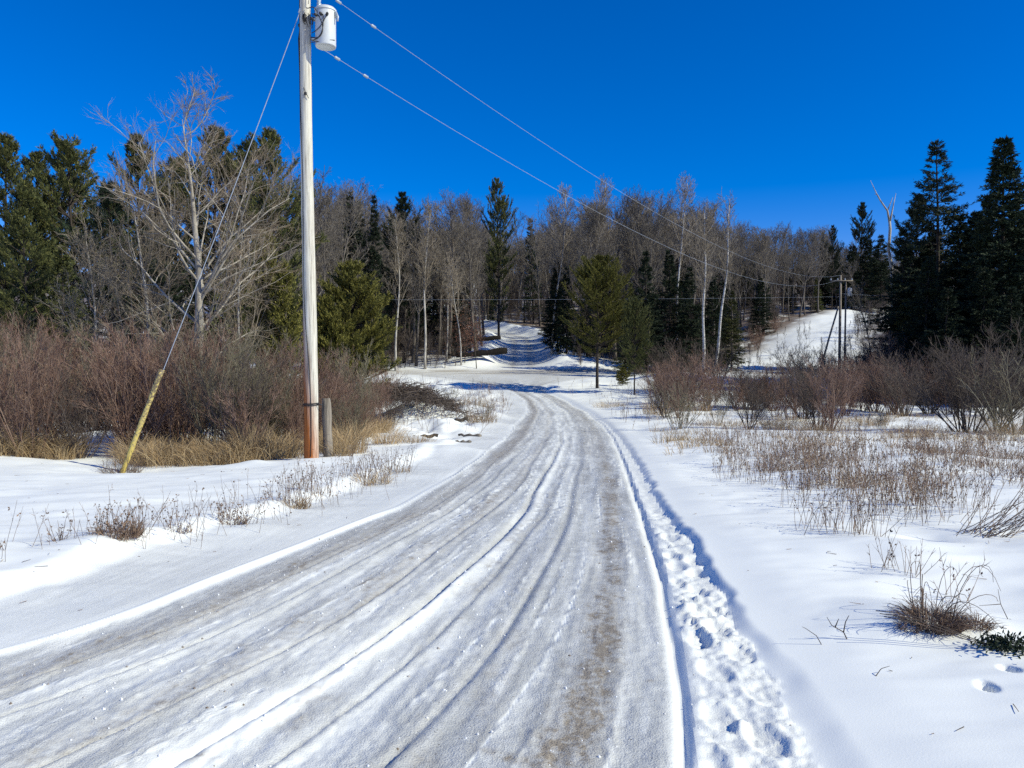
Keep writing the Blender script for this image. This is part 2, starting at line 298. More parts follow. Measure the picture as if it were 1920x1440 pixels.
def pole_build(n, b):
    L = n.links.new; tc = n.nodes.new('ShaderNodeTexCoord'); mp = nd(n, 'ShaderNodeMapping'); mp.inputs['Scale'].default_value = (9, 9, .35)
    no = nd(n, 'ShaderNodeTexNoise', Scale=3.5, Detail=8, Roughness=.7); L(tc.outputs['Object'], mp.inputs[0]); L(mp.outputs[0], no.inputs[0])
    r = ramp(n, [(.3, (.18, .14, .11)), (.40, (.44, .41, .34)), (.55, (.62, .59, .50)), (.8, (.76, .735, .64))]); L(no.outputs[0], r.inputs[0])
    sx = n.nodes.new('ShaderNodeSeparateXYZ'); L(tc.outputs['Object'], sx.inputs[0])
    # orange preservative showing on the lower left of the pole
    m1 = nd(n, 'ShaderNodeMath', operation='MULTIPLY_ADD'); L(sx.outputs[0], m1.inputs[0]); m1.inputs[1].default_value = 3.2; m1.inputs[2].default_value = .02
    m2 = nd(n, 'ShaderNodeMath', operation='MULTIPLY_ADD'); L(sx.outputs[2], m2.inputs[0]); m2.inputs[1].default_value = .34; L(m1.outputs[0], m2.inputs[2])
    m3 = nd(n, 'ShaderNodeMath', operation='MULTIPLY_ADD'); L(no.outputs[0], m3.inputs[0]); m3.inputs[1].default_value = 1.0; L(m2.outputs[0], m3.inputs[2])
    mr = nd(n, 'ShaderNodeMapRange'); mr.inputs['From Min'].default_value = .72; mr.inputs['From Max'].default_value = 1.4; mr.inputs['To Min'].default_value = 1; mr.inputs['To Max'].default_value = 0; L(m3.outputs[0], mr.inputs[0])
    rb = ramp(n, [(.35, (.14, .035, .007)), (.52, (.40, .115, .016)), (.75, (.54, .23, .06))]); L(no.outputs[0], rb.inputs[0])
    mq = nd(n, 'ShaderNodeMapping'); mq.inputs['Scale'].default_value = (30, 30, .45); cn = nd(n, 'ShaderNodeTexNoise', Scale=1.6, Detail=6, Roughness=.75); L(tc.outputs['Object'], mq.inputs[0]); L(mq.outputs[0], cn.inputs[0])
    cr = nd(n, 'ShaderNodeMapRange'); cr.inputs['From Min'].default_value = .36; cr.inputs['From Max'].default_value = .43; cr.inputs['To Min'].default_value = .85; cr.inputs['To Max'].default_value = 0; L(cn.outputs[0], cr.inputs[0])
    bc = mixc(n, mr.outputs[0], r.outputs[0], rb.outputs[0])
    L(mixc(n, cr.outputs[0], bc, (.07, .05, .035)), b.inputs['Base Color']); b.inputs['Roughness'].default_value = .8
    bu = nd(n, 'ShaderNodeBump', Strength=.5, Distance=.01); L(no.outputs[0], bu.inputs['Height']); L(bu.outputs[0], b.inputs['Normal'])
M['pole'] = mat('pole_wood', pole_build)
M['old_wood'] = m_bark('old_wood', (.10, .085, .07), (.30, .26, .21), 14, .08, .6)
M['enamel'] = m_plain('grey_enamel', (.56, .58, .58), .45, 0, .4, .06, 6)
M['metal'] = m_plain('galvanised', (.5, .52, .54), .4, .7)
M['wire'] = m_plain('aluminium_wire', (.36, .40, .46), .45, .2)
M['black'] = m_plain('black_rubber', (.02, .02, .022), .6)
M['porcelain'] = m_plain('porcelain', (.42, .47, .52), .2)
def yel(n, b):
    L = n.links.new; tc = n.nodes.new('ShaderNodeTexCoord')
    no = nd(n, 'ShaderNodeTexNoise', Scale=26, Detail=6, Roughness=.7); L(tc.outputs['Object'], no.inputs[0])
    sx = n.nodes.new('ShaderNodeSeparateXYZ'); L(tc.outputs['Object'], sx.inputs[0])
    m2 = nd(n, 'ShaderNodeMath', operation='MULTIPLY_ADD'); L(sx.outputs[2], m2.inputs[0]); m2.inputs[1].default_value = .10; L(no.outputs[0], m2.inputs[2])
    r = ramp(n, [(.52, (.56, .43, .10)), (.62, (.48, .38, .14)), (.68, (.14, .105, .06))]); L(m2.outputs[0], r.inputs[0]); L(r.outputs[0], b.inputs['Base Color']); b.inputs['Roughness'].default_value = .55
M['yellow'] = mat('faded_yellow_plastic', yel)

# ------------------------------------------------------------------ mesh helpers
class Geo:
    def __init__(s): s.v = []; s.q = []; s.t = []; s.n = 0
    def add(s, v, q=None, t=None):
        v = np.asarray(v, float).reshape(-1, 3)
        if q is not None and len(q): s.q.append(np.asarray(q, np.int64).reshape(-1, 4) + s.n)
        if t is not None and len(t): s.t.append(np.asarray(t, np.int64).reshape(-1, 3) + s.n)
        s.v.append(v); s.n += len(v)
    def prisms(s, p0, p1, r0, r1, k=3):
        N = len(p0)
        if not N: return
        a = p1 - p0; a = a / np.maximum(np.linalg.norm(a, axis=1, keepdims=True), 1e-6)
        h = np.where(np.abs(a[:, 2:3]) < .9, np.array([[0, 0, 1.]]), np.array([[1., 0, 0]]))
        u = np.cross(a, h); u /= np.linalg.norm(u, axis=1, keepdims=True); w_ = np.cross(a, u)
        V = np.empty((N, 2 * k, 3)); r0 = np.broadcast_to(r0, (N,)).reshape(-1, 1); r1 = np.broadcast_to(r1, (N,)).reshape(-1, 1)
        for i in range(k):
            c, sn = math.cos(2 * math.pi * i / k), math.sin(2 * math.pi * i / k); d = u * c + w_ * sn
            V[:, i] = p0 + d * r0; V[:, k + i] = p1 + d * r1
        base = (np.arange(N) * 2 * k)[:, None]
        for i in range(k):
            j = (i + 1) % k; s.q.append(base + np.array([[i, j, k + j, k + i]]) + s.n)
        s.v.append(V.reshape(-1, 3)); s.n += N * 2 * k
    def poly(s, pts, rr, k=3):      # pts (N,K,3) radii (N,K): joined tubes, rings shared
        N, K = pts.shape[:2]
        if not N: return
        a = np.empty_like(pts); a[:, 1:-1] = pts[:, 2:] - pts[:, :-2]; a[:, 0] = pts[:, 1] - pts[:, 0]; a[:, -1] = pts[:, -1] - pts[:, -2]
        a /= np.maximum(np.linalg.norm(a, axis=2, keepdims=True), 1e-6)
        m = np.abs((pts[:, -1] - pts[:, 0])[:, 2]) / np.maximum(np.linalg.norm(pts[:, -1] - pts[:, 0], axis=1), 1e-6)
        h = np.where(m[:, None] < .8, np.array([[0, 0, 1.]]), np.array([[1., 0, 0]]))[:, None, :]
        u = np.cross(a, np.broadcast_to(h, a.shape)); u /= np.maximum(np.linalg.norm(u, axis=2, keepdims=True), 1e-6); w_ = np.cross(a, u)
        V = np.empty((N, K, k, 3))
        for i in range(k):
            c, sn = math.cos(2 * math.pi * i / k), math.sin(2 * math.pi * i / k)
            V[:, :, i] = pts + (u * c + w_ * sn) * rr[:, :, None]
        b = (np.arange(N)[:, None, None] * K + np.arange(K - 1)[None, :, None]) * k
        i = np.arange(k)[None, None, :]; j = (i + 1) % k
        Q = np.stack([b + i, b + j, b + k + j, b + k + i], -1).reshape(-1, 4)
        s.q.append(Q + s.n); s.v.append(V.reshape(-1, 3)); s.n += N * K * k
    def tube(s, pts, rr, k=10, cap=True):
        pts = np.asarray(pts, float); rr = np.broadcast_to(np.asarray(rr, float), (len(pts),)); n0 = s.n
        s.poly(pts[None], np.array(rr)[None], k)
        if cap:
            for ring, rev in ((0, 0), (len(pts) - 1, 1)):
                c = pts[ring]; ids = [n0 + ring * k + i for i in range(k)]; ci = s.n
                s.v.append(c[None]); s.n += 1
                s.t.append(np.array([[ci, ids[(i + 1) % k], ids[i]] if not rev else [ci, ids[i], ids[(i + 1) % k]] for i in range(k)]))
    def shards(s, p, d, ln, wd, rng, bend=.0):    # slender diamond blades
        N = len(p)
        if not N: return
        d = d / np.maximum(np.linalg.norm(d, axis=1, keepdims=True), 1e-6)
        r = rng.normal(size=(N, 3)); u = np.cross(d, r); u /= np.maximum(np.linalg.norm(u, axis=1, keepdims=True), 1e-6)
        ln = np.broadcast_to(ln, (N,))[:, None]; wd = np.broadcast_to(wd, (N,))[:, None]
        m = p + d * ln * .5; V = np.stack([p, m + u * wd * .5, p + d * ln, m - u * wd * .5], 1)
        if bend: V[:, 2, 2] -= ln[:, 0] * bend
        s.q.append(np.arange(N * 4).reshape(-1, 4) + s.n); s.v.append(V.reshape(-1, 3)); s.n += 4 * N
    def tris(s, p0, p1, wd, rng):                 # very fine twigs
        N = len(p0)
        if not N: return
        d = p1 - p0; r = rng.normal(size=(N, 3)); u = np.cross(d, r); u /= np.maximum(np.linalg.norm(u, axis=1, keepdims=True), 1e-6)
        wd = np.broadcast_to(wd, (N,))[:, None]
        V = np.stack([p0 - u * wd, p0 + u * wd, p1], 1)
        s.t.append(np.arange(N * 3).reshape(-1, 3) + s.n); s.v.append(V.reshape(-1, 3)); s.n += 3 * N
    def box(s, c, sz, rot=None):
        V = np.array([[x, y, z] for x in (-.5, .5) for y in (-.5, .5) for z in (-.5, .5)]) * np.array(sz)
        if rot is not None: V = V @ np.array(rot).T
        s.add(V + np.array(c), [[0, 1, 3, 2], [4, 6, 7, 5], [0, 4, 5, 1], [2, 3, 7, 6], [0, 2, 6, 4], [1, 5, 7, 3]])
    def data(s):
        return (np.concatenate(s.v) if s.v else np.zeros((0, 3)), np.concatenate(s.q) if s.q else np.zeros((0, 4), int), np.concatenate(s.t) if s.t else np.zeros((0, 3), int))
    def mesh(s, name, m, smooth=False):
        V, Q, T = s.data(); me = bpy.data.meshes.new(name)
        me.vertices.add(len(V)); me.vertices.foreach_set('co', V.astype(np.float32).ravel())
        lp = np.concatenate([Q.ravel(), T.ravel()]).astype(np.int32); me.loops.add(len(lp)); me.loops.foreach_set('vertex_index', lp)
        st = np.concatenate([np.arange(len(Q)) * 4, len(Q) * 4 + np.arange(len(T)) * 3]).astype(np.int32)
        me.polygons.add(len(st)); me.polygons.foreach_set('loop_start', st)
        if smooth: me.polygons.foreach_set('use_smooth', np.ones(len(st), bool))
        me.materials.append(m); me.update(calc_edges=True); return me
    def build(s, name, m, parent=None, smooth=False, loc=None):
        o = bpy.data.objects.new(name, s.mesh(name, m, smooth)); C.objects.link(o)
        if parent: o.parent = parent
        if loc is not None: o.location = loc
        return o
def tag(o, label=None, cat=None, group=None, kind=None):
    for k, v in (('label', label), ('category', cat), ('group', group), ('kind', kind)):
        if v: o[k] = v
    return o
def thing(name, label, cat, loc, rz=0, group=None):
    o = bpy.data.objects.new(name, None); o.empty_display_size = .2; C.objects.link(o); o.location = loc; o.rotation_euler = (0, 0, rz)
    return tag(o, label, cat, group)
# a prototype is (list of (part name, mesh)), its design height
def put(name, proto, loc, h, label, cat, rz, group=None, wide=1.0, tilt=None):
    parts, h0 = proto; t = thing(name, label, cat, loc, rz, group)
    k = h / h0; t.scale = (k * wide, k * wide, k)
    if tilt: t.rotation_euler = (tilt[0], tilt[1], rz)
    for pn, me in parts:
        o = bpy.data.objects.new(pn, me); C.objects.link(o); o.parent = t
    return t

def unit(d): return d / np.maximum(np.linalg.norm(d, axis=-1, keepdims=True), 1e-6)
def level(st, di, ln, r0, r1, K, up, wob, rng):
    N = len(st); pts = np.empty((N, K, 3)); pts[:, 0] = st; d = unit(di); step = (ln / (K - 1))[:, None]
    for k in range(1, K):
        d = unit(d + rng.normal(0, wob, (N, 3)) + np.array([0, 0, up])); pts[:, k] = pts[:, k - 1] + d * step
    t = np.linspace(0, 1, K)[None]
    return pts, r0[:, None] * (1 - t) + r1[:, None] * t
def spawn(pts, rr, m, t0, t1, a0, a1, ln, l0, l1, rf, rng, taper=.6):
    N, K = pts.shape[:2]; i = np.repeat(np.arange(N), m); t = rng.uniform(t0, t1, N * m)
    x = t * (K - 1); k = np.minimum(x.astype(int), K - 2); f = (x - k)[:, None]
    p = pts[i, k] * (1 - f) + pts[i, k + 1] * f; d = unit(pts[i, k + 1] - pts[i, k])
    q = unit(np.cross(d, rng.normal(size=(N * m, 3)))); a = rng.uniform(a0, a1, N * m)[:, None]
    nd_ = d * np.cos(a) + q * np.sin(a); L = ln[i] * rng.uniform(l0, l1, N * m) * (1 - taper * t)
    r = (rr[i, k] * (1 - f[:, 0]) + rr[i, k + 1] * f[:, 0]) * rf
    return p, nd_, L, r

def bare_tree(h, rad, seed, clear=.35, nb=26, spread=.30, ang=(.5, .95), up=.10, n2=7, n3=6, n4=5, tw=.010, fine=True, leader=.06, tmat='bark', cmat='twig', ntop=1, wob=.08, minr=.012, ltap=.65, prf=.5, split=False):
    rng = np.random.default_rng(seed); G = Geo(); B = Geo()
    K = 12; st = np.zeros((1, 3)); st[0, 2] = -.3
    tp, tr = level(st, np.array([[rng.normal(0, .03), rng.normal(0, .03), 1.]]), np.array([h * .97]), np.array([rad]), np.array([rad * (.03 if split else .12)]), K, leader, .05, rng)
    tr[0, 0] *= 1.25
    G.tube(tp[0], tr[0], 8); LB = Geo() if split else B
    p, d, L, r = spawn(tp, tr, nb, clear, .97, ang[0], ang[1], np.array([h * spread]), .75, 1.2, prf, rng, .0)
    t = np.clip((p[:, 2] / h - clear) / (1 - clear), 0, 1); L = L * (1 - ltap * t ** 1.4) * (.75 + .25 * np.minimum(1, t * 4))
    d = unit(d + np.array([0, 0, .15]))
    p1, r1 = level(p, d, L, np.maximum(r, minr * 1.5), np.full(len(p), minr), 7, up, wob, rng); LB.poly(p1, r1, 4)
    p, d, L2, r = spawn(p1, r1, n2, .15, 1, .4, .9, L, .35, .6, .6, rng, .35)
    p2, r2 = level(p, d, L2, np.maximum(r, minr), np.full(len(p), minr * .6), 5, up * .8, wob * 1.3, rng); LB.poly(p2, r2, 3)
    p, d, L3, r = spawn(p2, r2, n3, .1, 1, .35, .9, L2, .35, .65, .6, rng, .3)
    p3, r3 = level(p, d, L3, np.maximum(r * .8, tw), np.full(len(p), tw * .6), 4, up * .7, wob * 1.4, rng)
    if fine: B.poly(p3, r3, 3)
    else:
        for k in range(3): B.tris(p3[:, k], p3[:, k + 1], r3[:, k], rng)
    p, d, L4, r = spawn(p3, r3, n4, .05, 1, .3, .8, L3, .4, .75, .6, rng, .2)
    B.tris(p, p + (d + np.array([0, 0, .12])) * L4[:, None], np.full(len(p), tw * .75), rng)
    return (G, B, LB) if split else (G, B)
def proto_tree(GB, h, tmat, cmat, n1='trunk', n2='crown'):
    return ([(n1, GB[0].mesh(n1, M[tmat], True)), (n2, GB[1].mesh(n2, M[cmat]))], h)

def conifer(h, wid, seed, kind='spruce', nb=150, nn=46, sh=.26, sw=.055, first=.04, rad=.16, pw=.85):
    rng = np.random.default_rng(seed); G = Geo(); B = Geo(); K = 9
    tp, tr = level(np.array([[0, 0, -.3]]), np.array([[0, 0, 1.]]), np.array([h * .99 + .3]), np.array([rad]), np.array([rad * .1]), K, .1, .012, rng); G.tube(tp[0], tr[0], 8)
    u = np.sort(rng.uniform(0, 1, nb)) ** .9; t = first + (1 - first - .012) * u
    if kind != 'cedar': # whorls
        nw = int(h * 1.5) if kind == 'pine' else int(h * 2.4)
        t = first + (np.round((t - first) * nw) + rng.uniform(-.12, .12, nb)) / nw; t = np.clip(t, first, .985)
    az = rng.uniform(0, 2 * math.pi, nb) + t * 60
    prof = (1 - (t - first) / (1 - first)); L = wid * (prof ** pw) * rng.uniform(.72, 1.15, nb) + .12
    if kind == 'pine': L = wid * np.clip(prof * 2.2, 0, 1) ** .8 * (.55 + .45 * np.clip((t - first) * 5, 0, 1)) * rng.uniform(.55, 1.2, nb) + .15
    if kind == 'cedar': L = wid * np.sin(np.clip(prof, 0, 1) * 2.2) ** .7 * rng.uniform(.7, 1.1, nb) + .1
    el = {'spruce': -.12 + .75 * (1 - prof) ** 2, 'pine': .05 + .75 * (1 - prof), 'cedar': .5 + .5 * (1 - prof)}[kind] + rng.normal(0, .10, nb)
    x = np.interp(t * h, tp[0][:, 2], tp[0][:, 0]); y = np.interp(t * h, tp[0][:, 2], tp[0][:, 1])
    st = np.stack([x, y, t * h], 1); di = np.stack([np.cos(az) * np.cos(el), np.sin(az) * np.cos(el), np.sin(el)], 1)
    up = {'spruce': .05, 'pine': .09, 'cedar': .12}[kind]
    p1, r1 = level(st, di, L, np.maximum(.010, .018 * L), np.full(nb, .006), 6, up, .05, rng); B_ = Geo(); B_.poly(p1, r1, 3)
    # side sprays lying in the branch's own fan
    m = 9; i = np.repeat(np.arange(nb), m); tt = rng.uniform(.15 if kind != 'pine' else .3, 1, nb * m); xx = tt * 5; k = np.minimum(xx.astype(int), 4); f = (xx - k)[:, None]
    q0 = p1[i, k] * (1 - f) + p1[i, k + 1] * f; dd = unit(p1[i, k + 1] - p1[i, k])
    side = unit(np.cross(dd, np.array([0, 0, 1.]))) * np.sign(rng.uniform(-1, 1, (nb * m, 1)))
    sd_ = unit(dd * .75 + side * rng.uniform(.3, 1.0, (nb * m, 1)) + np.array([0, 0, 1.]) * rng.normal({'spruce': -.15, 'pine': .22, 'cedar': .4}[kind], .15, (nb * m, 1)))
    sL = L[i] * rng.uniform(.22, .42, nb * m) * (1.15 - .6 * tt) + .1
    p2, r2 = level(q0, sd_, sL, np.full(nb * m, .006), np.full(nb * m, .004), 3, {'spruce': -.03, 'pine': .08, 'cedar': .1}[kind], .06, rng)
    # needles along branches and sprays
    def needles(P, Ls, dens, off):
        N, KK = P.shape[:2]; cnt = np.maximum(1, (Ls * dens).astype(int)); j = np.repeat(np.arange(N), cnt); s_ = rng.uniform(off, 1.02, len(j))
        xx = np.clip(s_, 0, .999) * (KK - 1); kk = xx.astype(int); ff = (xx - kk)[:, None]
        q = P[j, kk] * (1 - ff) + P[j, kk + 1] * ff; dd = unit(P[j, kk + 1] - P[j, kk])
        rv = unit(rng.normal(size=(len(j), 3))); spreadv = {'spruce': .75, 'pine': .8, 'cedar': .7}[kind]
        nd_ = unit(dd + rv * spreadv + np.array([0, 0, {'spruce': -.12, 'pine': .25, 'cedar': .2}[kind]]))
        B.shards(q, nd_, sh * rng.uniform(.55, 1.15, len(j)), sw * rng.uniform(.7, 1.3, len(j)), rng)
    needles(p1, L, nn * .35, .25 if kind != 'pine' else .5); needles(p2, sL, nn, 0)
    tipn = 30; B.shards(np.tile([[tp[0][-1][0], tp[0][-1][1], h * .97]], (tipn, 1)), unit(rng.normal(0, .35, (tipn, 3)) + [0, 0, 1]), sh * 1.2, sw, rng)
    return G, B, B_
def proto_con(g, h, tmat, cmat):
    return ([('trunk', g[0].mesh('trunk', M[tmat], True)), ('branches', g[2].mesh('branches', M[tmat])), ('crown', g[1].mesh('crown', M[cmat]))], h)

def shrub(h, seed, ns=14, lean=.55, cmat='twig_red', n2=6, n3=5, n4=4, r=.014, tw=.004, up=.10, foot=.25):
    rng = np.random.default_rng(seed); B = Geo(); S = Geo()
    a = rng.uniform(0, 2 * math.pi, ns); ln = rng.uniform(.08, lean, ns); rr0 = rng.uniform(0, foot, ns)
    st = np.stack([np.cos(a) * rr0, np.sin(a) * rr0, np.full(ns, -.12)], 1); di = np.stack([np.cos(a) * ln, np.sin(a) * ln, np.ones(ns)], 1)
    L = h * rng.uniform(.65, 1.05, ns)
    p1, r1 = level(st, di, L, np.full(ns, r), np.full(ns, r * .3), 7, up * .5, .07, rng); S.poly(p1, r1, 4)
    p, d, L2, q = spawn(p1, r1, n2, .2, .98, .3, .8, L, .25, .5, .6, rng, .45)
    p2, r2 = level(p, d, L2, np.maximum(q, tw), np.full(len(p), tw * .7), 5, up, .10, rng); B.poly(p2, r2, 3)
    p, d, L3, q = spawn(p2, r2, n3, .1, 1, .3, .8, L2, .35, .6, .6, rng, .3)
    p3, r3 = level(p, d, L3, np.full(len(p), tw * .8), np.full(len(p), tw * .5), 3, up, .12, rng); B.poly(p3, r3, 3)
    if n4:
        p, d, L4, q = spawn(p3, r3, n4, .05, 1, .3, .8, L3, .4, .7, .6, rng, .2); B.tris(p, p + (d + [0, 0, .15]) * L4[:, None], np.full(len(p), tw * .7), rng)
    return S, B
def blades(G, pos, n, l0, l1, spreadr, lean, rng, wd=.004, droop=.5, ctr=None):
    """n arching blades round every position"""
    N = len(pos); i = np.repeat(np.arange(N), n); a = rng.uniform(0, 2 * math.pi, N * n); rr_ = spreadr * np.sqrt(rng.uniform(0, 1, N * n))
    p = pos[i] + np.stack([np.cos(a) * rr_, np.sin(a) * rr_, np.full(N * n, -.03)], 1)
    b = a + rng.normal(0, .8, N * n); le = rng.uniform(.05, lean, N * n); d = unit(np.stack([np.cos(b) * le, np.sin(b) * le, np.ones(N * n)], 1))
    L = rng.uniform(l0, l1, N * n)[:, None]; w_ = unit(np.cross(d, rng.normal(size=(N * n, 3)))) * wd
    out = np.stack([np.cos(b), np.sin(b), np.full(N * n, -.7)], 1) * (droop * rng.uniform(.2, 1, (N * n, 1)))
    m1 = p + d * L * .5; m2 = m1 + unit(d + out * .7) * L * .3; e = m2 + unit(d + out * 1.6) * L * .25
    V = np.stack([p - w_, p + w_, m1 + w_ * .8, m1 - w_ * .8, m2 + w_ * .6, m2 - w_ * .6, e], 1)
    bs = (np.arange(N * n) * 7)[:, None] + G.n
    G.q.append(bs + np.array([[0, 1, 2, 3]])); G.q.append(bs + np.array([[3, 2, 4, 5]])); G.t.append(bs + np.array([[5, 4, 6]])); G.v.append(V.reshape(-1, 3)); G.n += 7 * N * n
def stalks(G, pos, l0, l1, rng, lean=.18, r=.0028, heads=.5, side=3, hr=.012):
    N = len(pos); L = rng.uniform(l0, l1, N); di = np.stack([rng.normal(0, lean, N), rng.normal(0, lean, N), np.ones(N)], 1)
    p = pos.copy(); p[:, 2] -= .04
    pt, rr_ = level(p, di, L, np.full(N, r), np.full(N, r * .5), 4, .02, .06, rng); G.poly(pt, rr_, 3)
    if side:
        q, d, L2, r2 = spawn(pt, rr_, side, .45, 1, .3, .8, L, .12, .35, .6, rng, .3); G.tris(q, q + d * L2[:, None], np.full(len(q), r * .8), rng)
        sel = rng.uniform(0, 1, len(q)) < heads; e = (q + d * L2[:, None])[sel]
        for k in range(2): G.shards(e - unit(d[sel]) * hr, unit(rng.normal(size=(len(e), 3)) + [0, 0, .8]), hr * 2.2, hr * 1.3, rng)

# ------------------------------------------------------------------ the ground: one sheet, divided among its surfaces
def make_ground():
    ys = list(np.linspace(-40, 1.0, 26)); y = 1.0
    while y < 340:
        y += max(.012, y * .0046); ys.append(y)
    ys += list(np.linspace(350, 1600, 26)); ys = np.array(ys)
    u = np.arange(-.78, .7801, .0026); Q = np.linspace(0, 1, 34)[1:]
    S = np.maximum(ys, 0) + 1.5
    Xc = S[:, None] * u[None]; ext = .03 * Q * 40 + 1500 * Q ** 4
    X = np.concatenate([Xc[:, :1] - ext[::-1][None], Xc, Xc[:, -1:] + ext[None]], 1)
    Y = np.repeat(ys[:, None], X.shape[1], 1); R, K = X.shape
    z, dirt, ice, lit, uv, kind = terrain(X, Y, True)
    idx = np.arange(R * K).reshape(R, K)
    faces = np.stack([idx[:-1, :-1], idx[:-1, 1:], idx[1:, 1:], idx[1:, :-1]], -1).reshape(-1, 4)
    fk = kind.ravel()[faces[:, 0]]
    V = np.stack([X, Y, z], -1).reshape(-1, 3)
    for code, name in ((0, 'snow_ground'), (1, 'driveway'), (2, 'cross_road'), (3, 'hill_road')):
        f = faces[fk == code]; used = np.unique(f); remap = np.full(R * K, -1, np.int64); remap[used] = np.arange(len(used))
        G = Geo(); G.add(V[used], remap[f]); me = G.mesh(name, M['snow'], True)
        for an, arr in (('dirt', dirt), ('ice', ice), ('litter', lit)):
            a = me.attributes.new(an, 'FLOAT', 'POINT'); a.data.foreach_set('value', arr.ravel()[used].astype(np.float32))
        ul = me.uv_layers.new(name='track'); ul.data.foreach_set('uv', uv.reshape(-1, 2)[used][remap[f].ravel()].astype(np.float32).ravel())
        o = bpy.data.objects.new(name, me); C.objects.link(o); o['kind'] = 'structure'
make_ground()

# ------------------------------------------------------------------ utility pole with transformer
def gp(px, Y, dz=0):
    p = at(px, HOR, Y); return Vector((p.x, Y, gz(p.x, Y) + dz))
pb = gp(584, 16); P0 = at(584, 868, 16)
pole = thing('utility_pole', 'tall weathered wooden utility pole by the driveway carrying a transformer, its foot stained orange', 'utility pole', (P0.x, 16, P0.z))
g = Geo(); zz = np.linspace(-.35, 10.9, 40)
rr = np.interp(zz, [-.4, 10.9], [.152, .100]) * (1 + .015 * np.sin(zz * 5.1)); g.tube(np.stack([-.004 * zz + .012 * np.sin(zz * .7), 0 * zz, zz], 1), rr, 20)
g.build('pole', M['pole'], pole, True)
g = Geo()  # ground wire running down the pole
zs = np.linspace(.15, 10.2, 50); rad_ = np.interp(zs, [0, 10.9], [.156, .106])
an = np.radians(-97 + 14 * np.sin(zs * 1.3) + np.interp(zs, [0, 2.3, 3, 9], [14, 0, -12, -60])); g.tube(np.stack([-.004 * zs + .012 * np.sin(zs * .7) + np.cos(an) * rad_, np.sin(an) * rad_, zs], 1), .008, 5)
g.build('ground_wire', M['black'], pole, True)
g = Geo()
for zc, e in ((1.2, 0), (1.235, .0)):
    th = np.linspace(0, 2 * math.pi, 25); g.tube(np.stack([np.cos(th) * .158, np.sin(th) * .158, zc + .012 * np.cos(th)], 1), .011, 5, False)
g.tube([(.14, -.06, 1.22), (.2, -.08, 1.23), (.27, -.05, 1.2)], .012, 5); g.build('cable_band', M['black'], pole, True)
# transformer
zt = 8.86; tx = .385
tank = Geo(); R_ = .205; hh = .74
ring = lambda r, z: [(tx + math.cos(a) * r, -.04 + math.sin(a) * r, z) for a in np.linspace(0, 2 * math.pi, 33)[:-1]]
def lathe(G, prof_, cx, cy, k=32):
    n = len(prof_); V = [(cx + math.cos(2 * math.pi * i / k) * r, cy + math.sin(2 * math.pi * i / k) * r, z) for r, z in prof_ for i in range(k)]
    G.add(V, [[j * k + i, j * k + (i + 1) % k, (j + 1) * k + (i + 1) % k, (j + 1) * k + i] for j in range(n - 1) for i in range(k)])
lathe(tank, [(.001, zt - hh / 2 + .035), (.175, zt - hh / 2 + .03), (.185, zt - hh / 2), (R_ - .005, zt - hh / 2), (R_, zt - hh / 2 + .02), (R_, zt + hh / 2 - .03), (R_ - .01, zt + hh / 2)], tx, -.04)
tk = tank.build('transformer', M['enamel'], pole, True)
lid = Geo(); lathe(lid, [(R_ + .012, zt + hh / 2 - .035), (R_ + .014, zt + hh / 2), (R_ - .02, zt + hh / 2 + .035), (.1, zt + hh / 2 + .06), (.001, zt + hh / 2 + .066)], tx, -.04); lid.build('lid', M['enamel'], tk, True)
g = Geo(); lathe(g, [(.045, zt + hh / 2 + .03), (.05, zt + .45), (.028, zt + .47), (.048, zt + .50), (.026, zt + .53), (.044, zt + .56), (.022, zt + .60), (.036, zt + .63), (.012, zt + .68), (.001, zt + .70)], tx - .13, -.04, 14); g.build('bushing', M['porcelain'], tk, True)
for ax in (-2.3, -1.75, -1.2):
    g = Geo(); c = Vector((tx + math.cos(ax) * R_, -.04 + math.sin(ax) * R_, zt + .2)); d = Vector((math.cos(ax), math.sin(ax), .15)) * .07
    g.tube([c - d * .2, c + d * .6, c + d], [.028, .03, .018], 8); g.build('terminal', M['black'], tk, True)
g = Geo(); g.box((tx + .22, -.09, zt + .26), (.03, .05, .12)); g.tube([(tx + .23, -.1, zt + .3), (tx + .27, -.12, zt + .2), (tx + .26, -.12, zt + .12)], .02, 8); g.build('lightning_arrester', M['porcelain'], tk, True)
for zb in (zt + .2, zt - .2):
    g = Geo(); g.box((.155, -.02, zb), (.13, .10, .05)); g.build('bracket', M['metal'], tk)
g = Geo()
def bez(a, b, c, d, n=14):
    t = np.linspace(0, 1, n)[:, None]; a, b, c, d = map(np.array, (a, b, c, d)); return a * (1 - t) ** 3 + 3 * b * t * (1 - t) ** 2 + 3 * c * t * t * (1 - t) + d * t ** 3
fy = -.04 - R_ - .012
g.tube(bez((tx - .11, fy + .02, zt + .2), (tx + .1, fy - .06, zt - .1), (tx - .02, fy, zt - .35), (.1, -.13, zt - .2)), .009, 5)
g.tube(bez((tx, fy, zt + .2), (tx + .05, fy - .05, zt - .2), (tx - .1, fy, zt - .33), (.1, -.13, zt - .26)), .009, 5)
g.tube(bez((tx + .07, fy + .01, zt + .18), (tx + .0, fy - .05, zt + .0), (tx - .05, fy - .03, zt - .1), (.12, -.12, zt - .12)), .008, 5)
g.tube(bez((tx + .2, -.12, zt - .26), (tx + .1, fy - .02, zt - .3), (tx - .1, fy, zt - .36), (.1, -.12, zt - .3)), .008, 5)
g.tube(bez((tx - .13, -.04, zt + .7), (tx - .2, -.1, zt + .9), (.1, -.16, zt + .7), (.06, -.13, zt + .45)), .006, 5)
g.tube(bez((tx - .12, fy + .05, zt + .25), (.2, -.3, zt + .42), (.1, -.2, zt + .3), (.02, -.13, zt + .38)), .009, 5)
g.build('lead_wire', M['black'], tk, True)
g = Geo()
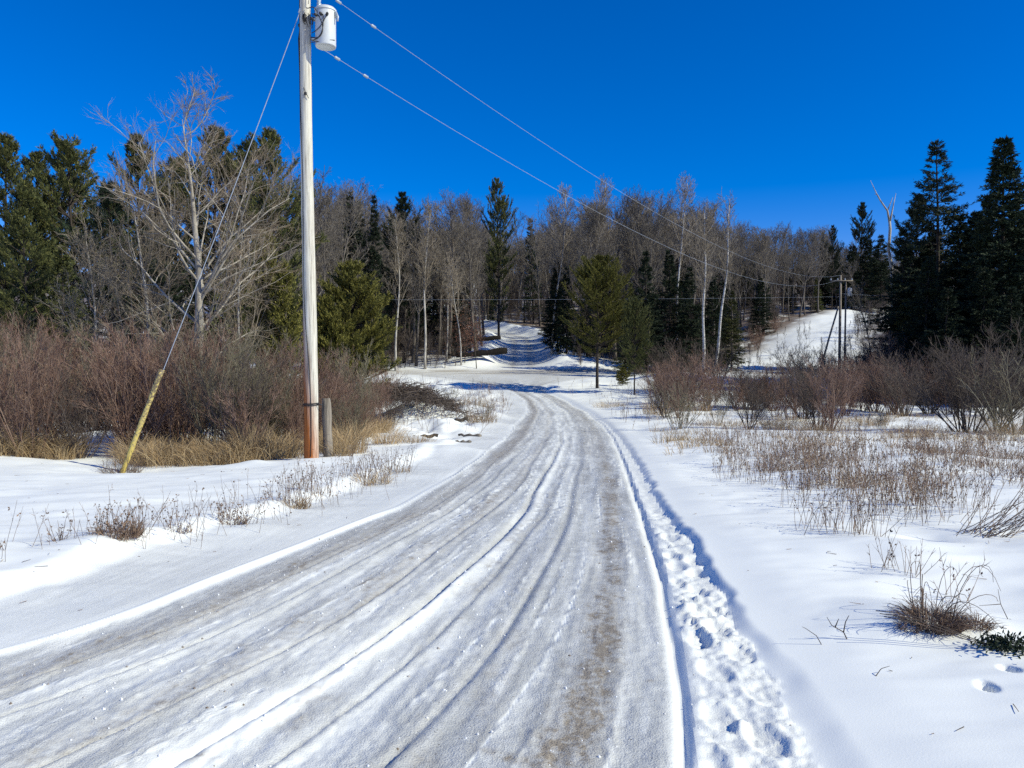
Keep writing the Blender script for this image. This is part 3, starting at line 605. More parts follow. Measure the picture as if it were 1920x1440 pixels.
for k in range(7):
    a = -1.9 + .25 * k; z0 = zt + .25 + .05 * math.sin(k * 2.3); g.tube(bez((math.cos(a) * .12, math.sin(a) * .12, z0), (math.cos(a) * .2, -.2, z0 - .05), (math.cos(a) * .18, -.18, z0 - .14), (math.cos(a + .3) * .12, math.sin(a + .3) * .12, z0 - .2), 8), .008, 5)
g.box((-.02, -.125, zt + .18), (.06, .05, .14)); g.box((-.15, -.02, zt + .07), (.04, .06, .05)); g.tube([(-.14, 0, zt + .06), (-.17, -.02, zt - .2), (-.155, 0, zt - .9), (-.155, 0, zt - 2.2)], .014, 6)
g.build('connector_bundle', M['black'], pole)
g = Geo(); g.box((-.01, -.14, zt - 1.33), (.05, .03, .05)); g.tube([(-.09, -.08, zt - 1.12), (-.01, -.15, zt - 1.3), (.05, -.12, zt - 1.42)], .006, 5); g.build('pole_tag', M['black'], pole)

# stub post beside the pole
p = gp(612, 16.4); sp = thing('stub_post', 'short grey weathered stub post standing in the grass beside the utility pole', 'post', (p.x + .02, 16.4, p.z))
g = Geo(); zs = np.linspace(-.3, 1.24, 12); g.tube(np.stack([-.03 * zs, .02 * zs, zs], 1), .100 + .006 * np.sin(zs * 9) - .012 * (zs > 1.2), 14); g.build('post', M['old_wood'], sp, True)

# guy wire with yellow guard
A = at(583, -34, 16); Bp = at(228, 897, 15.0); Bp.z = max(Bp.z, gz(Bp.x, 15.0) - .02)
guy = thing('guy_wire', 'taut steel guy wire slanting from the pole top down to a faded yellow guard', 'guy wire', Bp)
dv = A - Bp; g = Geo(); ts = np.linspace(0, 1, 20)
g.tube([tuple(dv * t + Vector((0, 0, -.12 * 4 * t * (1 - t)))) for t in ts], .008, 6); g.build('wire', M['wire'], guy, True)
g = Geo(); u_ = dv.normalized(); c = dv * .94; g.tube([c - u_ * .06, c - u_ * .04, c + u_ * .04, c + u_ * .06], [.012, .028, .028, .012], 8); g.build('clamp', M['wire'], guy, True)
g = Geo(); g.tube([tuple(u_ * t) for t in np.linspace(-.15, 2.18, 14)], [.048 + .004 * math.sin(k * 2) + (.008 if k > 11 else 0) for k in range(14)], 12); g.build('guard', M['yellow'], guy, True)

# ---- distant poles on the cross road
def far_pole(px, top, Y, label, name='utility_pole', arm=None, tr=False, r=.14):
    b_ = gp(px, Y); h = at(px, top, Y).z - b_.z; t = thing(name, label, 'utility pole', b_)
    g = Geo(); g.tube([(0, 0, -.3), (0, 0, h * .5), (0, 0, h)], [r, r * .88, r * .75], 10); g.build('pole', M['old_wood'], t, True)
    if arm:
        g = Geo(); g.box((.0, -.16, h - arm[0]), (arm[1], .1, .12)); g.build('crossarm', M['old_wood'], t)
        for k in (-1, -.35, .35, 1):
            g = Geo(); lathe(g, [(.05, h - arm[0] + .06), (.07, h - arm[0] + .13), (.04, h - arm[0] + .16), (.055, h - arm[0] + .2), (.001, h - arm[0] + .24)], k * arm[1] * .46, -.16, 8); g.build('insulator', M['porcelain'], t, True)
    if tr:
        g = Geo(); lathe(g, [(.001, h - 1.35), (.2, h - 1.35), (.21, h - .65), (.12, h - .56), (.001, h - .55)], .34, -.1, 14); g.build('transformer', M['enamel'], t, True)
    return t, h
fpA, hA = far_pole(1574, 516, 75, 'distant utility pole with a crossarm at the foot of the cleared slope', arm=(.55, 2.2), r=.14)
fpB, hB = far_pole(1584, 529, 76.5, 'thinner distant pole carrying a small pale transformer just right of the crossarm pole', tr=True, r=.10)
b_ = gp(1535, 73); tt_ = at(1572, 575, 75); br = thing('brace_pole', 'slanting wooden brace pole leaning up against the distant crossarm pole', 'brace pole', b_)
g = Geo(); g.tube([(0, 0, -.3), tuple((tt_ - b_) * .5), tuple(tt_ - b_)], [.10, .09, .08], 9); g.build('brace', M['old_wood'], br, True)
def wire(a, b, sag, label, r=.0052, n=60, clamps=()):
    t = thing('power_line', label, 'power line', a, group=None); d = b - a; f = lambda q: d * q + Vector((0, 0, -4 * sag * q * (1 - q)))
    g = Geo(); g.tube([tuple(f(q)) for q in np.linspace(0, 1, n)], r, 5); g.build('wire', M['wire'], t, True)
    for q in clamps:
        g = Geo(); c = f(q); e = (f(q + .002) - f(q - .002)).normalized(); g.tube([c - e * .09, c - e * .06, c + e * .06, c + e * .09], [r, .03, .03, r], 7); g.build('clamp', M['wire'], t, True)
wire(Vector((P0.x - .04, 16, at(0, -42, 16).z)), Vector((fpA.location.x, 75, fpA.location.z + hA)), 2.05, 'higher of the two power lines running from the near pole toward the distant crossarm pole', clamps=(.014, .03))
wire(Vector((P0.x + .1, 16.1, at(0, 78, 16).z)), Vector((fpA.location.x - .4, 75, fpA.location.z + hA - .5)), 2.2, 'lower power line leaving the near pole just below the transformer', clamps=(.010, .023))
g_ = at(1576, 556, 75)
wire(Vector((-40, 75.4, 7.2)), Vector((g_.x, 75.2, g_.z)), .25, 'level cable strung in front of the wood along the cross road', .0065)
wire(Vector((g_.x, 75.2, g_.z + .3)), Vector((60, 77, 7.6)), .4, 'level cable running from the distant poles to the right into the dark spruces', .0065)

rng = np.random.default_rng(7)
# ------------------------------------------------------------------ trees: prototypes
BARE = [proto_tree(bare_tree(18, .17, 10 + s, clear=.30 + .08 * (s % 3), nb=30, spread=.21 + .03 * (s % 3), n2=6, n3=5, n4=4, tw=.013, fine=False, minr=.016), 18, 'bark', 'twig') for s in range(5)]
PALE = [proto_tree(bare_tree(18, .15, 30 + s, clear=.42, nb=30, spread=.19, n2=6, n3=5, n4=4, tw=.013, fine=False, minr=.018, ang=(.4, .75)), 18, 'bark_pale', 'twig_pale') for s in range(2)]
BIRCH = proto_tree(bare_tree(18, .15, 41, clear=.5, nb=26, spread=.16, n2=6, n3=5, n4=4, tw=.012, fine=False, minr=.014, ang=(.35, .7)), 18, 'bark_birch', 'twig_pale')
SPRUCE = [proto_con(conifer(16, 2.7, 50 + s, 'spruce', 230, 34, .27, .06), 16, 'bark_dark', 'needle_dark') for s in range(2)]
SPRUCE_G = [([(n_, m_) if n_ != 'crown' else (n_, None) for n_, m_ in SPRUCE[0][0]], 16)]
me_ = SPRUCE[1][0][2][1].copy(); me_.materials.clear(); me_.materials.append(M['needle'])
SPRUCE_G = (SPRUCE[1][0][:2] + [('crown', me_)], 16)
SLIM = proto_con(conifer(16, 1.5, 55, 'spruce', 190, 34, .25, .06, pw=.7), 16, 'bark_dark', 'needle_dark')
TIER = proto_con(conifer(18, 4.6, 57, 'spruce', 190, 30, .26, .05, rad=.2, pw=1.0), 18, 'bark_dark', 'needle_dark')
SPIRE = proto_con(conifer(18, 3.2, 58, 'spruce', 420, 40, .24, .06, rad=.2, pw=.9), 18, 'bark_dark', 'needle_dark')
PINE = [proto_con(conifer(15, 3.1, 60 + s, 'pine', 130, 62, .25, .038, first=.16, rad=.2), 15, 'bark_dark', 'needle') for s in range(3)]
me2 = PINE[0][0][2][1].copy(); me2.materials.clear(); me2.materials.append(M['needle_dark']); PINE_D = (PINE[0][0][:2] + [('crown', me2)], 15)
YPINE = proto_con(conifer(9.5, 2.9, 70, 'pine', 190, 112, .16, .022, first=.27, rad=.13), 9.5, 'bark_dark', 'needle_olive')
BPINE = proto_con(conifer(6.5, 1.75, 71, 'pine', 230, 105, .16, .022, first=.03, rad=.1), 6.5, 'bark_dark', 'needle_gold')
CEDAR = proto_con(conifer(7, 1.2, 72, 'cedar', 150, 60, .15, .03, first=.03, rad=.1), 7, 'bark', 'needle_gold')
def tree(name, proto, px, top, Y, label, cat='tree', group=None, wide=1.0, dz=-.1, tilt=None):
    b_ = gp(px, Y, dz); h = at(px, top, Y).z - b_.z
    return put(name, proto, b_, h, label, cat, rng.uniform(0, 6.28), group, wide, tilt)

# the big pale bare tree on the left
GT, GB, GL = bare_tree(12, .24, 104, clear=.13, nb=27, spread=.46, ang=(.65, 1.25), up=.06, n2=8, n3=8, n4=7, tw=.0045, fine=True, wob=.15, minr=.011, ltap=.8, prf=.43, split=True)
HERO = proto_tree((GT, GB), 12, 'bark_limb', 'twig_tan'); HERO[0].append(('limbs', GL.mesh('limbs', M['bark_limb'], True)))
tree('bare_tree', HERO, 362, 205, 28, 'large spreading leafless tree with pale bark rising above the left thicket', wide=1.1)
GT, GB = bare_tree(9, .10, 105, clear=.2, nb=22, spread=.38, ang=(.5, 1.0), up=.08, n2=7, n3=7, n4=5, tw=.005, fine=True, wob=.12, minr=.01)
H2 = proto_tree((GT, GB), 9, 'bark_pale', 'twig_pale')
tree('bare_tree', H2, 255, 330, 30, 'smaller leafless pale tree just left of the large spreading one')
tree('bare_tree', H2, 175, 420, 31, 'low leafless tree with tan twigs before the dark pines at left')
tree('bare_tree', H2, 450, 400, 33, 'leafless tree between the large pale tree and the utility pole', wide=.9)
# left conifers
LP = [(18, 262, 46, PINE[0], 1.0, 'pine with a flat dense top at the left edge of the photo'),
      (88, 296, 50, PINE[1], .9, 'lower pine with a pointed top second from the left edge'),
      (150, 262, 47, PINE[2], 1.0, 'full round-topped pine left of the large bare tree'),
      (62, 400, 38, PINE[1], 1.0, 'sunlit yellowish pine low at the left edge'),
      (265, 262, 52, PINE[0], .9, 'pine directly behind the left crown of the large bare tree'),
      (325, 285, 54, PINE[2], .8, 'pine hidden behind the top of the large bare tree'),
      (395, 242, 50, PINE[1], .9, 'tall pine behind the right side of the large bare tree'),
      (455, 258, 52, PINE[2], .8, 'tall narrow pine left of the utility pole wires'),
      (508, 252, 49, PINE[0], .95, 'tall dark pine nearest the utility pole on its left'),
      (210, 350, 45, PINE_D, 1.1, 'dark pine in the gap between the pines and the bare tree'),
      (120, 460, 37, SPRUCE_G, 1.2, 'low spreading green spruce behind the left thicket'),
      (430, 420, 45, SPRUCE_G, 1.3, 'broad green spruce behind the lower branches of the large bare tree'),
      (300, 430, 43, PINE_D, 1.3, 'low dark pine behind the trunk of the large bare tree'),
      (10, 440, 44, PINE_D, 1.2, 'dark low pine cut by the left edge of the photo')]
for px, top, Y, pr, wd, lab in LP: tree('pine_tree' if 'pine' in lab else 'spruce_tree', pr, px, top, Y, lab, 'conifer', wide=wd)
tree('cedar_tree', CEDAR, 497, 440, 35, 'narrow yellowish cedar left of the utility pole', 'conifer', wide=.9)
tree('cedar_tree', CEDAR, 540, 500, 34, 'lower yellowish cedar touching the left side of the utility pole', 'conifer', wide=1.1)
tree('pine_tree', BPINE, 662, 500, 37, 'bushy rounded yellow-green young pine right of the utility pole', 'conifer', wide=1.0)
tree('pine_tree', BPINE, 615, 560, 36, 'small green pine half hidden by the utility pole', 'conifer', wide=.8)
for px, top, lab in ((650, 362, 'tallest of the three slim dark spruce spires'), (683, 376, 'middle of the three slim dark spruce spires'), (703, 370, 'rightmost of the three slim dark spruce spires')):
    tree('spruce_tree', SLIM, px, top, 77 + rng.uniform(-1, 1), lab, 'conifer', wide=.8)
tree('pine_tree', PINE_D, 757, 366, 86, 'dark round-topped pine rising among bare trees left of the hill road', 'conifer', wide=.85)
tree('pine_tree', PINE[1], 935, 338, 112, 'tall open-branched pine standing above the skyline over the hill road', 'conifer', wide=.62)
tree('spruce_tree', SLIM, 1000, 408, 135, 'tiny spruce tip on the skyline right of the open-branched pine', 'conifer')
tree('aspen_tree', PALE[0], 797, 375, 80, 'pale-stemmed aspen at the left edge of the wood beside the cross road')
tree('aspen_tree', PALE[1], 742, 400, 79, 'pale aspen with a forked crown left of its straight neighbour', tilt=(0, -.03))
tree('aspen_tree', PALE[0], 838, 440, 83, 'slender pale aspen just right of the two larger aspens', wide=.8)
tree('aspen_tree', PALE[1], 865, 470, 81, 'short pale aspen near the cross road left of the dark log')
# right of the hill road
for px, top, Y, pr, wd, nm, lab in (
    (1045, 482, 92, SPRUCE[0], 1.0, 'spruce_tree', 'dark spruce at the right verge of the hill road'),
    (1062, 500, 90, SPRUCE[1], 1.0, 'spruce_tree', 'dark spruce just left of the olive pine'),
    (1212, 470, 76, SPRUCE[1], 1.1, 'spruce_tree', 'broad dark spruce right of the olive pine'),
    (1255, 468, 80, SPRUCE[0], 1.1, 'spruce_tree', 'dark pointed spruce beneath the tallest birch'),
    (1295, 500, 78, SPRUCE[1], 1.1, 'spruce_tree', 'dark spruce behind the straight white birch'),
    (1335, 520, 84, SPRUCE[0], 1.1, 'spruce_tree', 'dark spruce between the two white birches'),
    (1372, 545, 80, SPRUCE_G, 1.1, 'spruce_tree', 'green spruce at the left edge of the cleared slope'),
    (1180, 530, 70, SPRUCE_G, 1.0, 'spruce_tree', 'green spruce close behind the olive pine'),
    (1100, 520, 84, SPRUCE[1], 1.0, 'spruce_tree', 'dark spruce hidden behind the olive pine')):
    tree(nm, pr, px, top, Y, lab, 'conifer', wide=wd)
tree('pine_tree', YPINE, 1120, 488, 58, 'olive sunlit young pine on a forked trunk beside the end of the driveway', 'conifer', wide=.98)
me3 = YPINE[0][2][1].copy(); me3.materials.clear(); me3.materials.append(M['needle']); YP2 = (YPINE[0][:2] + [('crown', me3)], 9.5)
tree('pine_tree', YP2, 1190, 565, 55, 'smaller dull green pine just right of the olive pine', 'conifer', wide=.62)
t = tree('pine_tree', BPINE, 1168, 690, 62, 'tiny yellow-green pine seedling in the snow between two pine trunks', 'conifer', wide=1.5)
tree('birch_tree', BIRCH, 1267, 325, 86, 'tallest white birch standing above the skyline right of centre', tilt=(0, .01))
tree('birch_tree', BIRCH, 1120, 330, 90, 'white-topped birch above the olive pine')
tree('birch_tree', PALE[0], 1035, 355, 92, 'pale many-branched tree right of the hill road')
def stem_birch(px, top, Y, curve, label):
    b_ = gp(px, Y, -.1); h = at(px, top, Y).z - b_.z; t = thing('birch_tree', label, 'tree', b_)
    g = Geo(); K = 14; zz = np.linspace(0, h, K); xx = curve * np.sin(zz / h * 1.6) + .08 * np.sin(zz * .8)
    g.tube(np.stack([xx, 0 * xx, zz], 1), np.linspace(.15, .03, K), 8); g.build('trunk', M['bark_birch'], t, True)
    r_ = np.random.default_rng(int(px)); pts = np.stack([xx, 0 * xx, zz], 1)[None]; B = Geo()
    p, d, L, q = spawn(pts, np.linspace(.1, .03, K)[None], 34, .5, .98, .4, .8, np.array([h * .15]), .6, 1.2, .5, r_, .3); p1, r1 = level(p, d, L, np.full(len(p), .022), np.full(len(p), .012), 5, .1, .08, r_); B.poly(p1, r1, 3)
    p, d, L, q = spawn(p1, r1, 8, .1, 1, .3, .8, L, .35, .6, .5, r_, .3); p1, r1 = level(p, d, L, np.full(len(p), .013), np.full(len(p), .008), 4, .1, .1, r_); B.poly(p1, r1, 3)
    p, d, L, q = spawn(p1, r1, 8, .1, 1, .3, .8, L, .35, .6, .5, r_, .3); B.tris(p, p + d * L[:, None], np.full(len(p), .011), r_); B.build('crown', M['twig_pale'], t)
stem_birch(1318, 400, 70, .1, 'straight white birch stem in front of the dark spruces')
stem_birch(1338, 385, 71, 1.3, 'curving white birch leaning right beside the straight one')

# right-hand dark conifers
for px, top, Y, pr, wd, nm, lab in (
    (1758, 256, 58, TIER, 1.2, 'spruce_tree', 'tall spruce with tiered branches against the sky at right'),
    (1876, 250, 52, SPIRE, 1.25, 'spruce_tree', 'tall dense spire spruce at the right edge of the photo'),
    (1612, 383, 128, PINE_D, .8, 'pine_tree', 'dark round-headed pine left of the dead snag'),
    (1558, 425, 120, PINE_D, .6, 'pine_tree', 'small distant pine on the skyline left of the round-headed pine'),
    (1540, 435, 125, SLIM, .9, 'spruce_tree', 'small distant spruce tip on the skyline above the clearing'),
    (1715, 372, 62, PINE_D, .9, 'pine_tree', 'dark pine between the dead snag and the tiered spruce'),
    (1690, 430, 60, SPRUCE[1], 1.15, 'spruce_tree', 'dark spruce at the right edge of the snowy clearing'),
    (1735, 480, 54, SPRUCE[0], 1.4, 'spruce_tree', 'low broad dark spruce below the tiered spruce'),
    (1800, 400, 56, SPRUCE[1], 1.35, 'spruce_tree', 'broad dark spruce between the two tall spires'),
    (1850, 372, 60, PINE_D, 1.0, 'pine_tree', 'dark pine filling the gap between the two tall spruces'),
    (1840, 500, 50, SPRUCE[0], 1.5, 'spruce_tree', 'low wide dark spruce behind the big right-hand shrub'),
    (1920, 440, 50, SPRUCE[1], 1.4, 'spruce_tree', 'broad dark spruce cut off by the right edge'),
    (1655, 500, 135, SPRUCE[0], 1.2, 'spruce_tree', 'dark spruce at the top right corner of the clearing'),
    (1640, 470, 132, PINE_D, 1.2, 'pine_tree', 'dark pine behind the foot of the dead snag'),
    (1818, 392, 56, SPIRE, 1.4, 'spruce_tree', 'dense dark spruce standing between the tiered spruce and the spire spruce'),
    (1725, 455, 60, SPIRE, 1.6, 'spruce_tree', 'full dark spruce just left of the tiered spruce'),
    (1912, 400, 56, SPIRE, 1.5, 'spruce_tree', 'full dark spruce crowding the spire spruce from the right'),
    (1705, 470, 72, SPRUCE[1], 1.3, 'spruce_tree', 'dark spruce behind the dead snag inside the right-hand stand'),
    (1750, 430, 74, SPRUCE[0], 1.4, 'spruce_tree', 'dark spruce filling the stand directly behind the tiered spruce'),
    (1790, 460, 70, SPRUCE[1], 1.5, 'spruce_tree', 'dark spruce deep in the stand right of the tiered spruce'),
    (1830, 440, 68, SPRUCE[0], 1.5, 'spruce_tree', 'dark spruce deep in the stand left of the spire spruce'),
    (1870, 430, 70, SPRUCE[1], 1.4, 'spruce_tree', 'dark spruce deep in the stand directly behind the spire spruce'),
    (1905, 380, 64, SPRUCE[0], 1.3, 'spruce_tree', 'dark spruce just behind the spire spruce at the right edge'),
    (1770, 540, 50, SPRUCE[1], 1.6, 'spruce_tree', 'lowest broad dark spruce standing above the dark shrubs'),
    (1700, 560, 57, SPRUCE_G, 1.5, 'spruce_tree', 'low spruce with drooping skirts at the clearing corner'),
    (1895, 540, 47, SPRUCE[1], 1.6, 'spruce_tree', 'low broad dark spruce above the biggest willow shrub'),
    (1480, 520, 122, SPRUCE[0], 1.4, 'spruce_tree', 'dark spruce on the upper left rim of the clearing'),
    (1505, 500, 128, PINE_D, 1.2, 'pine_tree', 'dark pine on the upper rim of the clearing left of the distant poles'),
    (1545, 480, 124, SPRUCE[0], 1.5, 'spruce_tree', 'broad dark spruce right above the crossarm of the distant pole'),
    (1595, 470, 121, SPRUCE[1], 1.5, 'spruce_tree', 'dark spruce just right of the distant transformer'),
    (1625, 450, 124, SPRUCE[0], 1.5, 'spruce_tree', 'dark spruce below the round-headed pine at the head of the clearing'),
    (1650, 440, 120, SPRUCE[1], 1.5, 'spruce_tree', 'dark spruce behind the bend of the dead snag'),
    (1575, 500, 125, SPRUCE[1], 1.3, 'spruce_tree', 'dark spruce at the head of the clearing behind the crossarm pole'),
    (1530, 520, 118, SPRUCE_G, 1.2, 'spruce_tree', 'green spruce at the upper left of the clearing')):
    tree(nm, pr, px, top, Y, lab, 'conifer', wide=wd)
# dead snag
b_ = gp(1664, 64, -.1); sn = thing('dead_tree', 'bleached dead tree with a forked bare top left of the tall spruces', 'dead tree', b_)
g = Geo()
def P_(px, py, Y=64): return tuple(at(px, py, Y) - b_)
g.tube([(0, 0, 0), P_(1676, 600), P_(1672, 500), P_(1666, 470), P_(1669, 430), P_(1668, 415)], [.2, .17, .14, .12, .12, .1], 8); g.build('trunk', M['bark_pale'], sn, True)
for i, br_ in enumerate(([(1668, 418), (1664, 395), (1650, 375), (1642, 360), (1632, 338)], [(1668, 418), (1672, 400), (1675, 385), (1680, 362)], [(1664, 395), (1670, 380), (1674, 370)], [(1650, 375), (1646, 366), (1640, 364)], [(1666, 480), (1676, 500), (1684, 506)])):
    g = Geo(); n_ = len(br_); g.tube([P_(a, b) for a, b in br_], np.linspace(.09 if i < 2 else .05, .015, n_), 6); g.build('limb', M['bark_pale'], sn, True)
tree('bare_tree', BARE[0], 1640, 470, 75, 'thin bare tree leaning in front of the dark conifers by the clearing', wide=.8, tilt=(0, -.12))

# ------------------------------------------------------------------ the leafless wood on the slope
SKY = [(540, 320), (600, 322), (650, 352), (730, 380), (800, 374), (850, 362), (885, 350), (960, 402), (1000, 396), (1050, 362), (1120, 360), (1200, 352), (1300, 366), (1360, 392), (1400, 412), (1450, 418), (1560, 426), (1680, 440), (2100, 440)]
def skyl(px): return float(np.interp(px, [a for a, b in SKY], [b for a, b in SKY]))
def clear_ok(x, y):
    if -4.6 < x - float(hill_x(y)) < (5.4 if y < 98 else 3.6) and y < 128: return False
    c = x - (21 + (y - 80) * .74)
    if -1.5 < c < 13 - (y - 80) * .15 and y < 121: return False
    return True
ZL = [(-1e9, 560, 'leafless grey tree in the wood behind the left conifers', 'bare trees behind the left conifers'),
      (560, 640, 'leafless grey tree just right of the near utility pole', 'bare trees beside the pole'),
      (640, 730, 'leafless grey tree in the wood around the three slim spruce spires', 'bare trees round the slim spruces'),
      (730, 850, 'leafless grey tree in the wood among the pale aspens', 'bare trees round the aspens'),
      (850, 960, 'leafless grey tree in the wood on the left side of the hill road', 'bare trees left of the hill road'),
      (960, 1080, 'leafless grey tree in the wood on the right side of the hill road', 'bare trees right of the hill road'),
      (1080, 1210, 'leafless grey tree in the wood behind the olive pine', 'bare trees behind the olive pine'),
      (1210, 1400, 'leafless grey tree in the wood around the two white birch stems', 'bare trees round the birches'),
      (1400, 1520, 'leafless grey tree on the hillside left of the cleared slope', 'bare trees left of the clearing'),
      (1520, 1e9, 'leafless grey tree at the head of the cleared slope', 'bare trees at the clearing head')]
placed = []
def forest(n, y0, y1, px0, px1, jit=70, protos=BARE, mind=2.2):
    k = 0; tries = 0
    while k < n and tries < n * 60:
        tries += 1; Y = rng.uniform(y0, y1); px = rng.uniform(px0, px1); x = at(px, HOR, Y).x
        if not clear_ok(x, Y) or any((x - a) ** 2 + (Y - b) ** 2 < mind ** 2 for a, b in placed): continue
        placed.append((x, Y)); top = skyl(px) + abs(rng.normal(0, jit * .6)) + 3
        z_ = [z for z in ZL if z[0] <= px < z[1]][0]
        tree('bare_tree', protos[rng.integers(len(protos))], px, top, Y, z_[2], group=z_[3], wide=rng.uniform(.85, 1.25)); k += 1
forest(34, 82, 100, 570, 925, 60)
forest(22, 100, 140, 570, 930, 50)
forest(34, 84, 104, 1010, 1380, 60)
forest(26, 104, 145, 960, 1480, 50)
forest(44, 100, 150, 1370, 1600, 40)
forest(14, 60, 80, 40, 640, 60)
forest(5, 70, 76, 560, 620, 60)
for k in range(84):
    while True:
        Y = rng.uniform(88, 140); px = rng.uniform(600, 1480); x = at(px, HOR, Y).x
        if clear_ok(x, Y): break
    nr = 'left' if px < 970 else 'right'
    tree('spruce_tree', SPRUCE[k % 2], px, rng.uniform(470, 570), Y, 'dark spruce half hidden among the bare trees %s of the hill road' % nr, 'conifer', 'dark spruces inside the wood %s of the hill road' % nr, 1.3)
# spindly saplings standing at the wood's edge
SAP = [proto_tree(bare_tree(7, .04, 90 + s, clear=.25, nb=16, spread=.22, n2=5, n3=4, n4=3, tw=.010, fine=False, minr=.012), 7, 'bark_dark', 'twig_dark') for s in range(3)]
for k in range(70):
    while True:
        Y = rng.uniform(79.5, 98); px = rng.uniform(735, 1330) if k % 5 else rng.uniform(560, 740); x = at(px, HOR, Y).x
        if clear_ok(x, Y): break
    side = px < 975
    put('sapling', SAP[k % 3], gp(px, Y, -.1), rng.uniform(4, 9), 'thin dark sapling at the wood edge left of the hill road' if side else 'thin dark sapling at the wood edge right of the hill road', 'sapling', rng.uniform(0, 6.28), 'saplings left of the hill road' if side else 'saplings right of the hill road')

for k in range(30):
    px = rng.uniform(1400, 1650); Y = rng.uniform(60, 92)
    put('sapling', SAP[k % 3], gp(px, Y, -.1), rng.uniform(1.6, 4.6), 'thin leggy sapling standing against the snowy cleared slope', 'sapling', rng.uniform(0, 6.28), 'saplings against the cleared slope', .6)
# far hillside wood and brushwood under the trees: read as one mass
def mass(name, label, cat, pts, protos_geo, mname):
    G = Geo()
    for (x, y, z, h, k) in pts:
        V, Q, T = protos_geo[k % len(protos_geo)]; a = (x * 7.3) % 6.28; c, s = math.cos(a), math.sin(a)
        W_ = np.stack([V[:, 0] * c - V[:, 1] * s, V[:, 0] * s + V[:, 1] * c, V[:, 2]], 1) * h + np.array([x, y, z]); G.add(W_, Q, T)
    return tag(G.build(name, M[mname]), label, cat, kind='stuff')
def lite(seed, nb=22, n2=5, n3=5, n4=3, tw=.0022, clear=.25, spread=.2):
    a, b = bare_tree(1.0, .008, seed, clear=clear, nb=nb, spread=spread, n2=n2, n3=n3, n4=n4, tw=.0011, fine=False, minr=.0013, leader=.06)
    G = Geo(); V, Q, T = a.data(); V = V.copy(); V[:, 2] += .3; V[:, 2] *= .77; G.add(V, Q, T); V, Q, T = b.data(); V = V.copy(); V[:, 2] += .3; V[:, 2] *= .77; G.add(V, Q, T); return G.data()
LT = [lite(200 + k) for k in range(3)]
pts = []
for k in range(950):
    Y = rng.uniform(146, 320) if k > 260 else rng.uniform(135, 170); px = rng.uniform(500, 1760); x = at(px, HOR, Y).x
    z = gz(x, Y); h = at(px, skyl(px) + rng.uniform(4, 40), Y).z - z
    if h > 4: pts.append((x, Y, z, min(h, 22), k))
mass('distant_wood', 'far leafless wood along the top of the hill', 'wood', pts, LT, 'twig')
LS = [lite(210 + k, nb=24, clear=.05, n2=5, n3=4, n4=2, spread=.35) for k in range(3)]
pts = []; k = 0
while len(pts) < 1500:
    k += 1; Y = 80 + 150 * rng.uniform(0, 1) ** 1.5; px = rng.uniform(480, 1720); x = at(px, HOR, Y).x
    if clear_ok(x, Y) and abs(x - float(hill_x(Y))) > 5.5: pts.append((x, Y, gz(x, Y) - .1, rng.uniform(1.5, 4.5) + (Y - 80) * .035, k))
mass('undergrowth', 'dark leafless brushwood beneath the trees of the wood', 'undergrowth', pts, LS, 'twig_dark')
# sapling that keeps its brown leaves
for px, top, Y, lab in ((872, 560, 82, 'sapling holding dead red-brown leaves left of the hill road'), (893, 600, 84, 'lower sapling with dead red-brown leaves beside the dark log')):
    b_ = gp(px, Y, -.1); h = at(px, top, Y).z - b_.z; t = put('beech_sapling', SAP[1], b_, h, lab, 'sapling', 1.0)
    g = Geo(); n_ = 1400; q = rng.normal(0, 1, (n_, 3)) * [1.0, 1.0, 1.6] + [0, 0, 3.4]; q = q[q[:, 2] > .4]; g.shards(q, rng.normal(size=(len(q), 3)), .13, .08, rng); g.build('leaves', M['leaf_brown'], t)

# ------------------------------------------------------------------ shrubs
def proto_shrub(h, seed, mname, **kw):
    S, B = shrub(h, seed, cmat=mname, **kw); return ([('stems', S.mesh('stems', M[mname], True)), ('twigs', B.mesh('twigs', M[mname]))], h)
RED = [proto_shrub(3.2, 300 + k, 'twig_red', ns=16, n2=7, n3=6, n4=4, r=.016, tw=.0055) for k in range(4)]
OLV = [proto_shrub(3.2, 310 + k, 'twig_olive', ns=14, n2=7, n3=6, n4=4, r=.016, tw=.0055) for k in range(2)]
DRK = [proto_shrub(3.4, 320 + k, 'twig_dark', ns=18, n2=7, n3=6, n4=4, lean=.8, r=.022, tw=.0065) for k in range(3)]
GRS = [proto_shrub(1.8, 330 + k, 'twig_olive', ns=16, n2=5, n3=4, n4=3, lean=.8, r=.011, tw=.0045) for k in range(2)]
def bush(pr, px, Y, h, label, group=None, wide=1.0): return put('shrub', pr, gp(px, Y, -.03), h, label, 'shrub', rng.uniform(0, 6.28), group, wide)
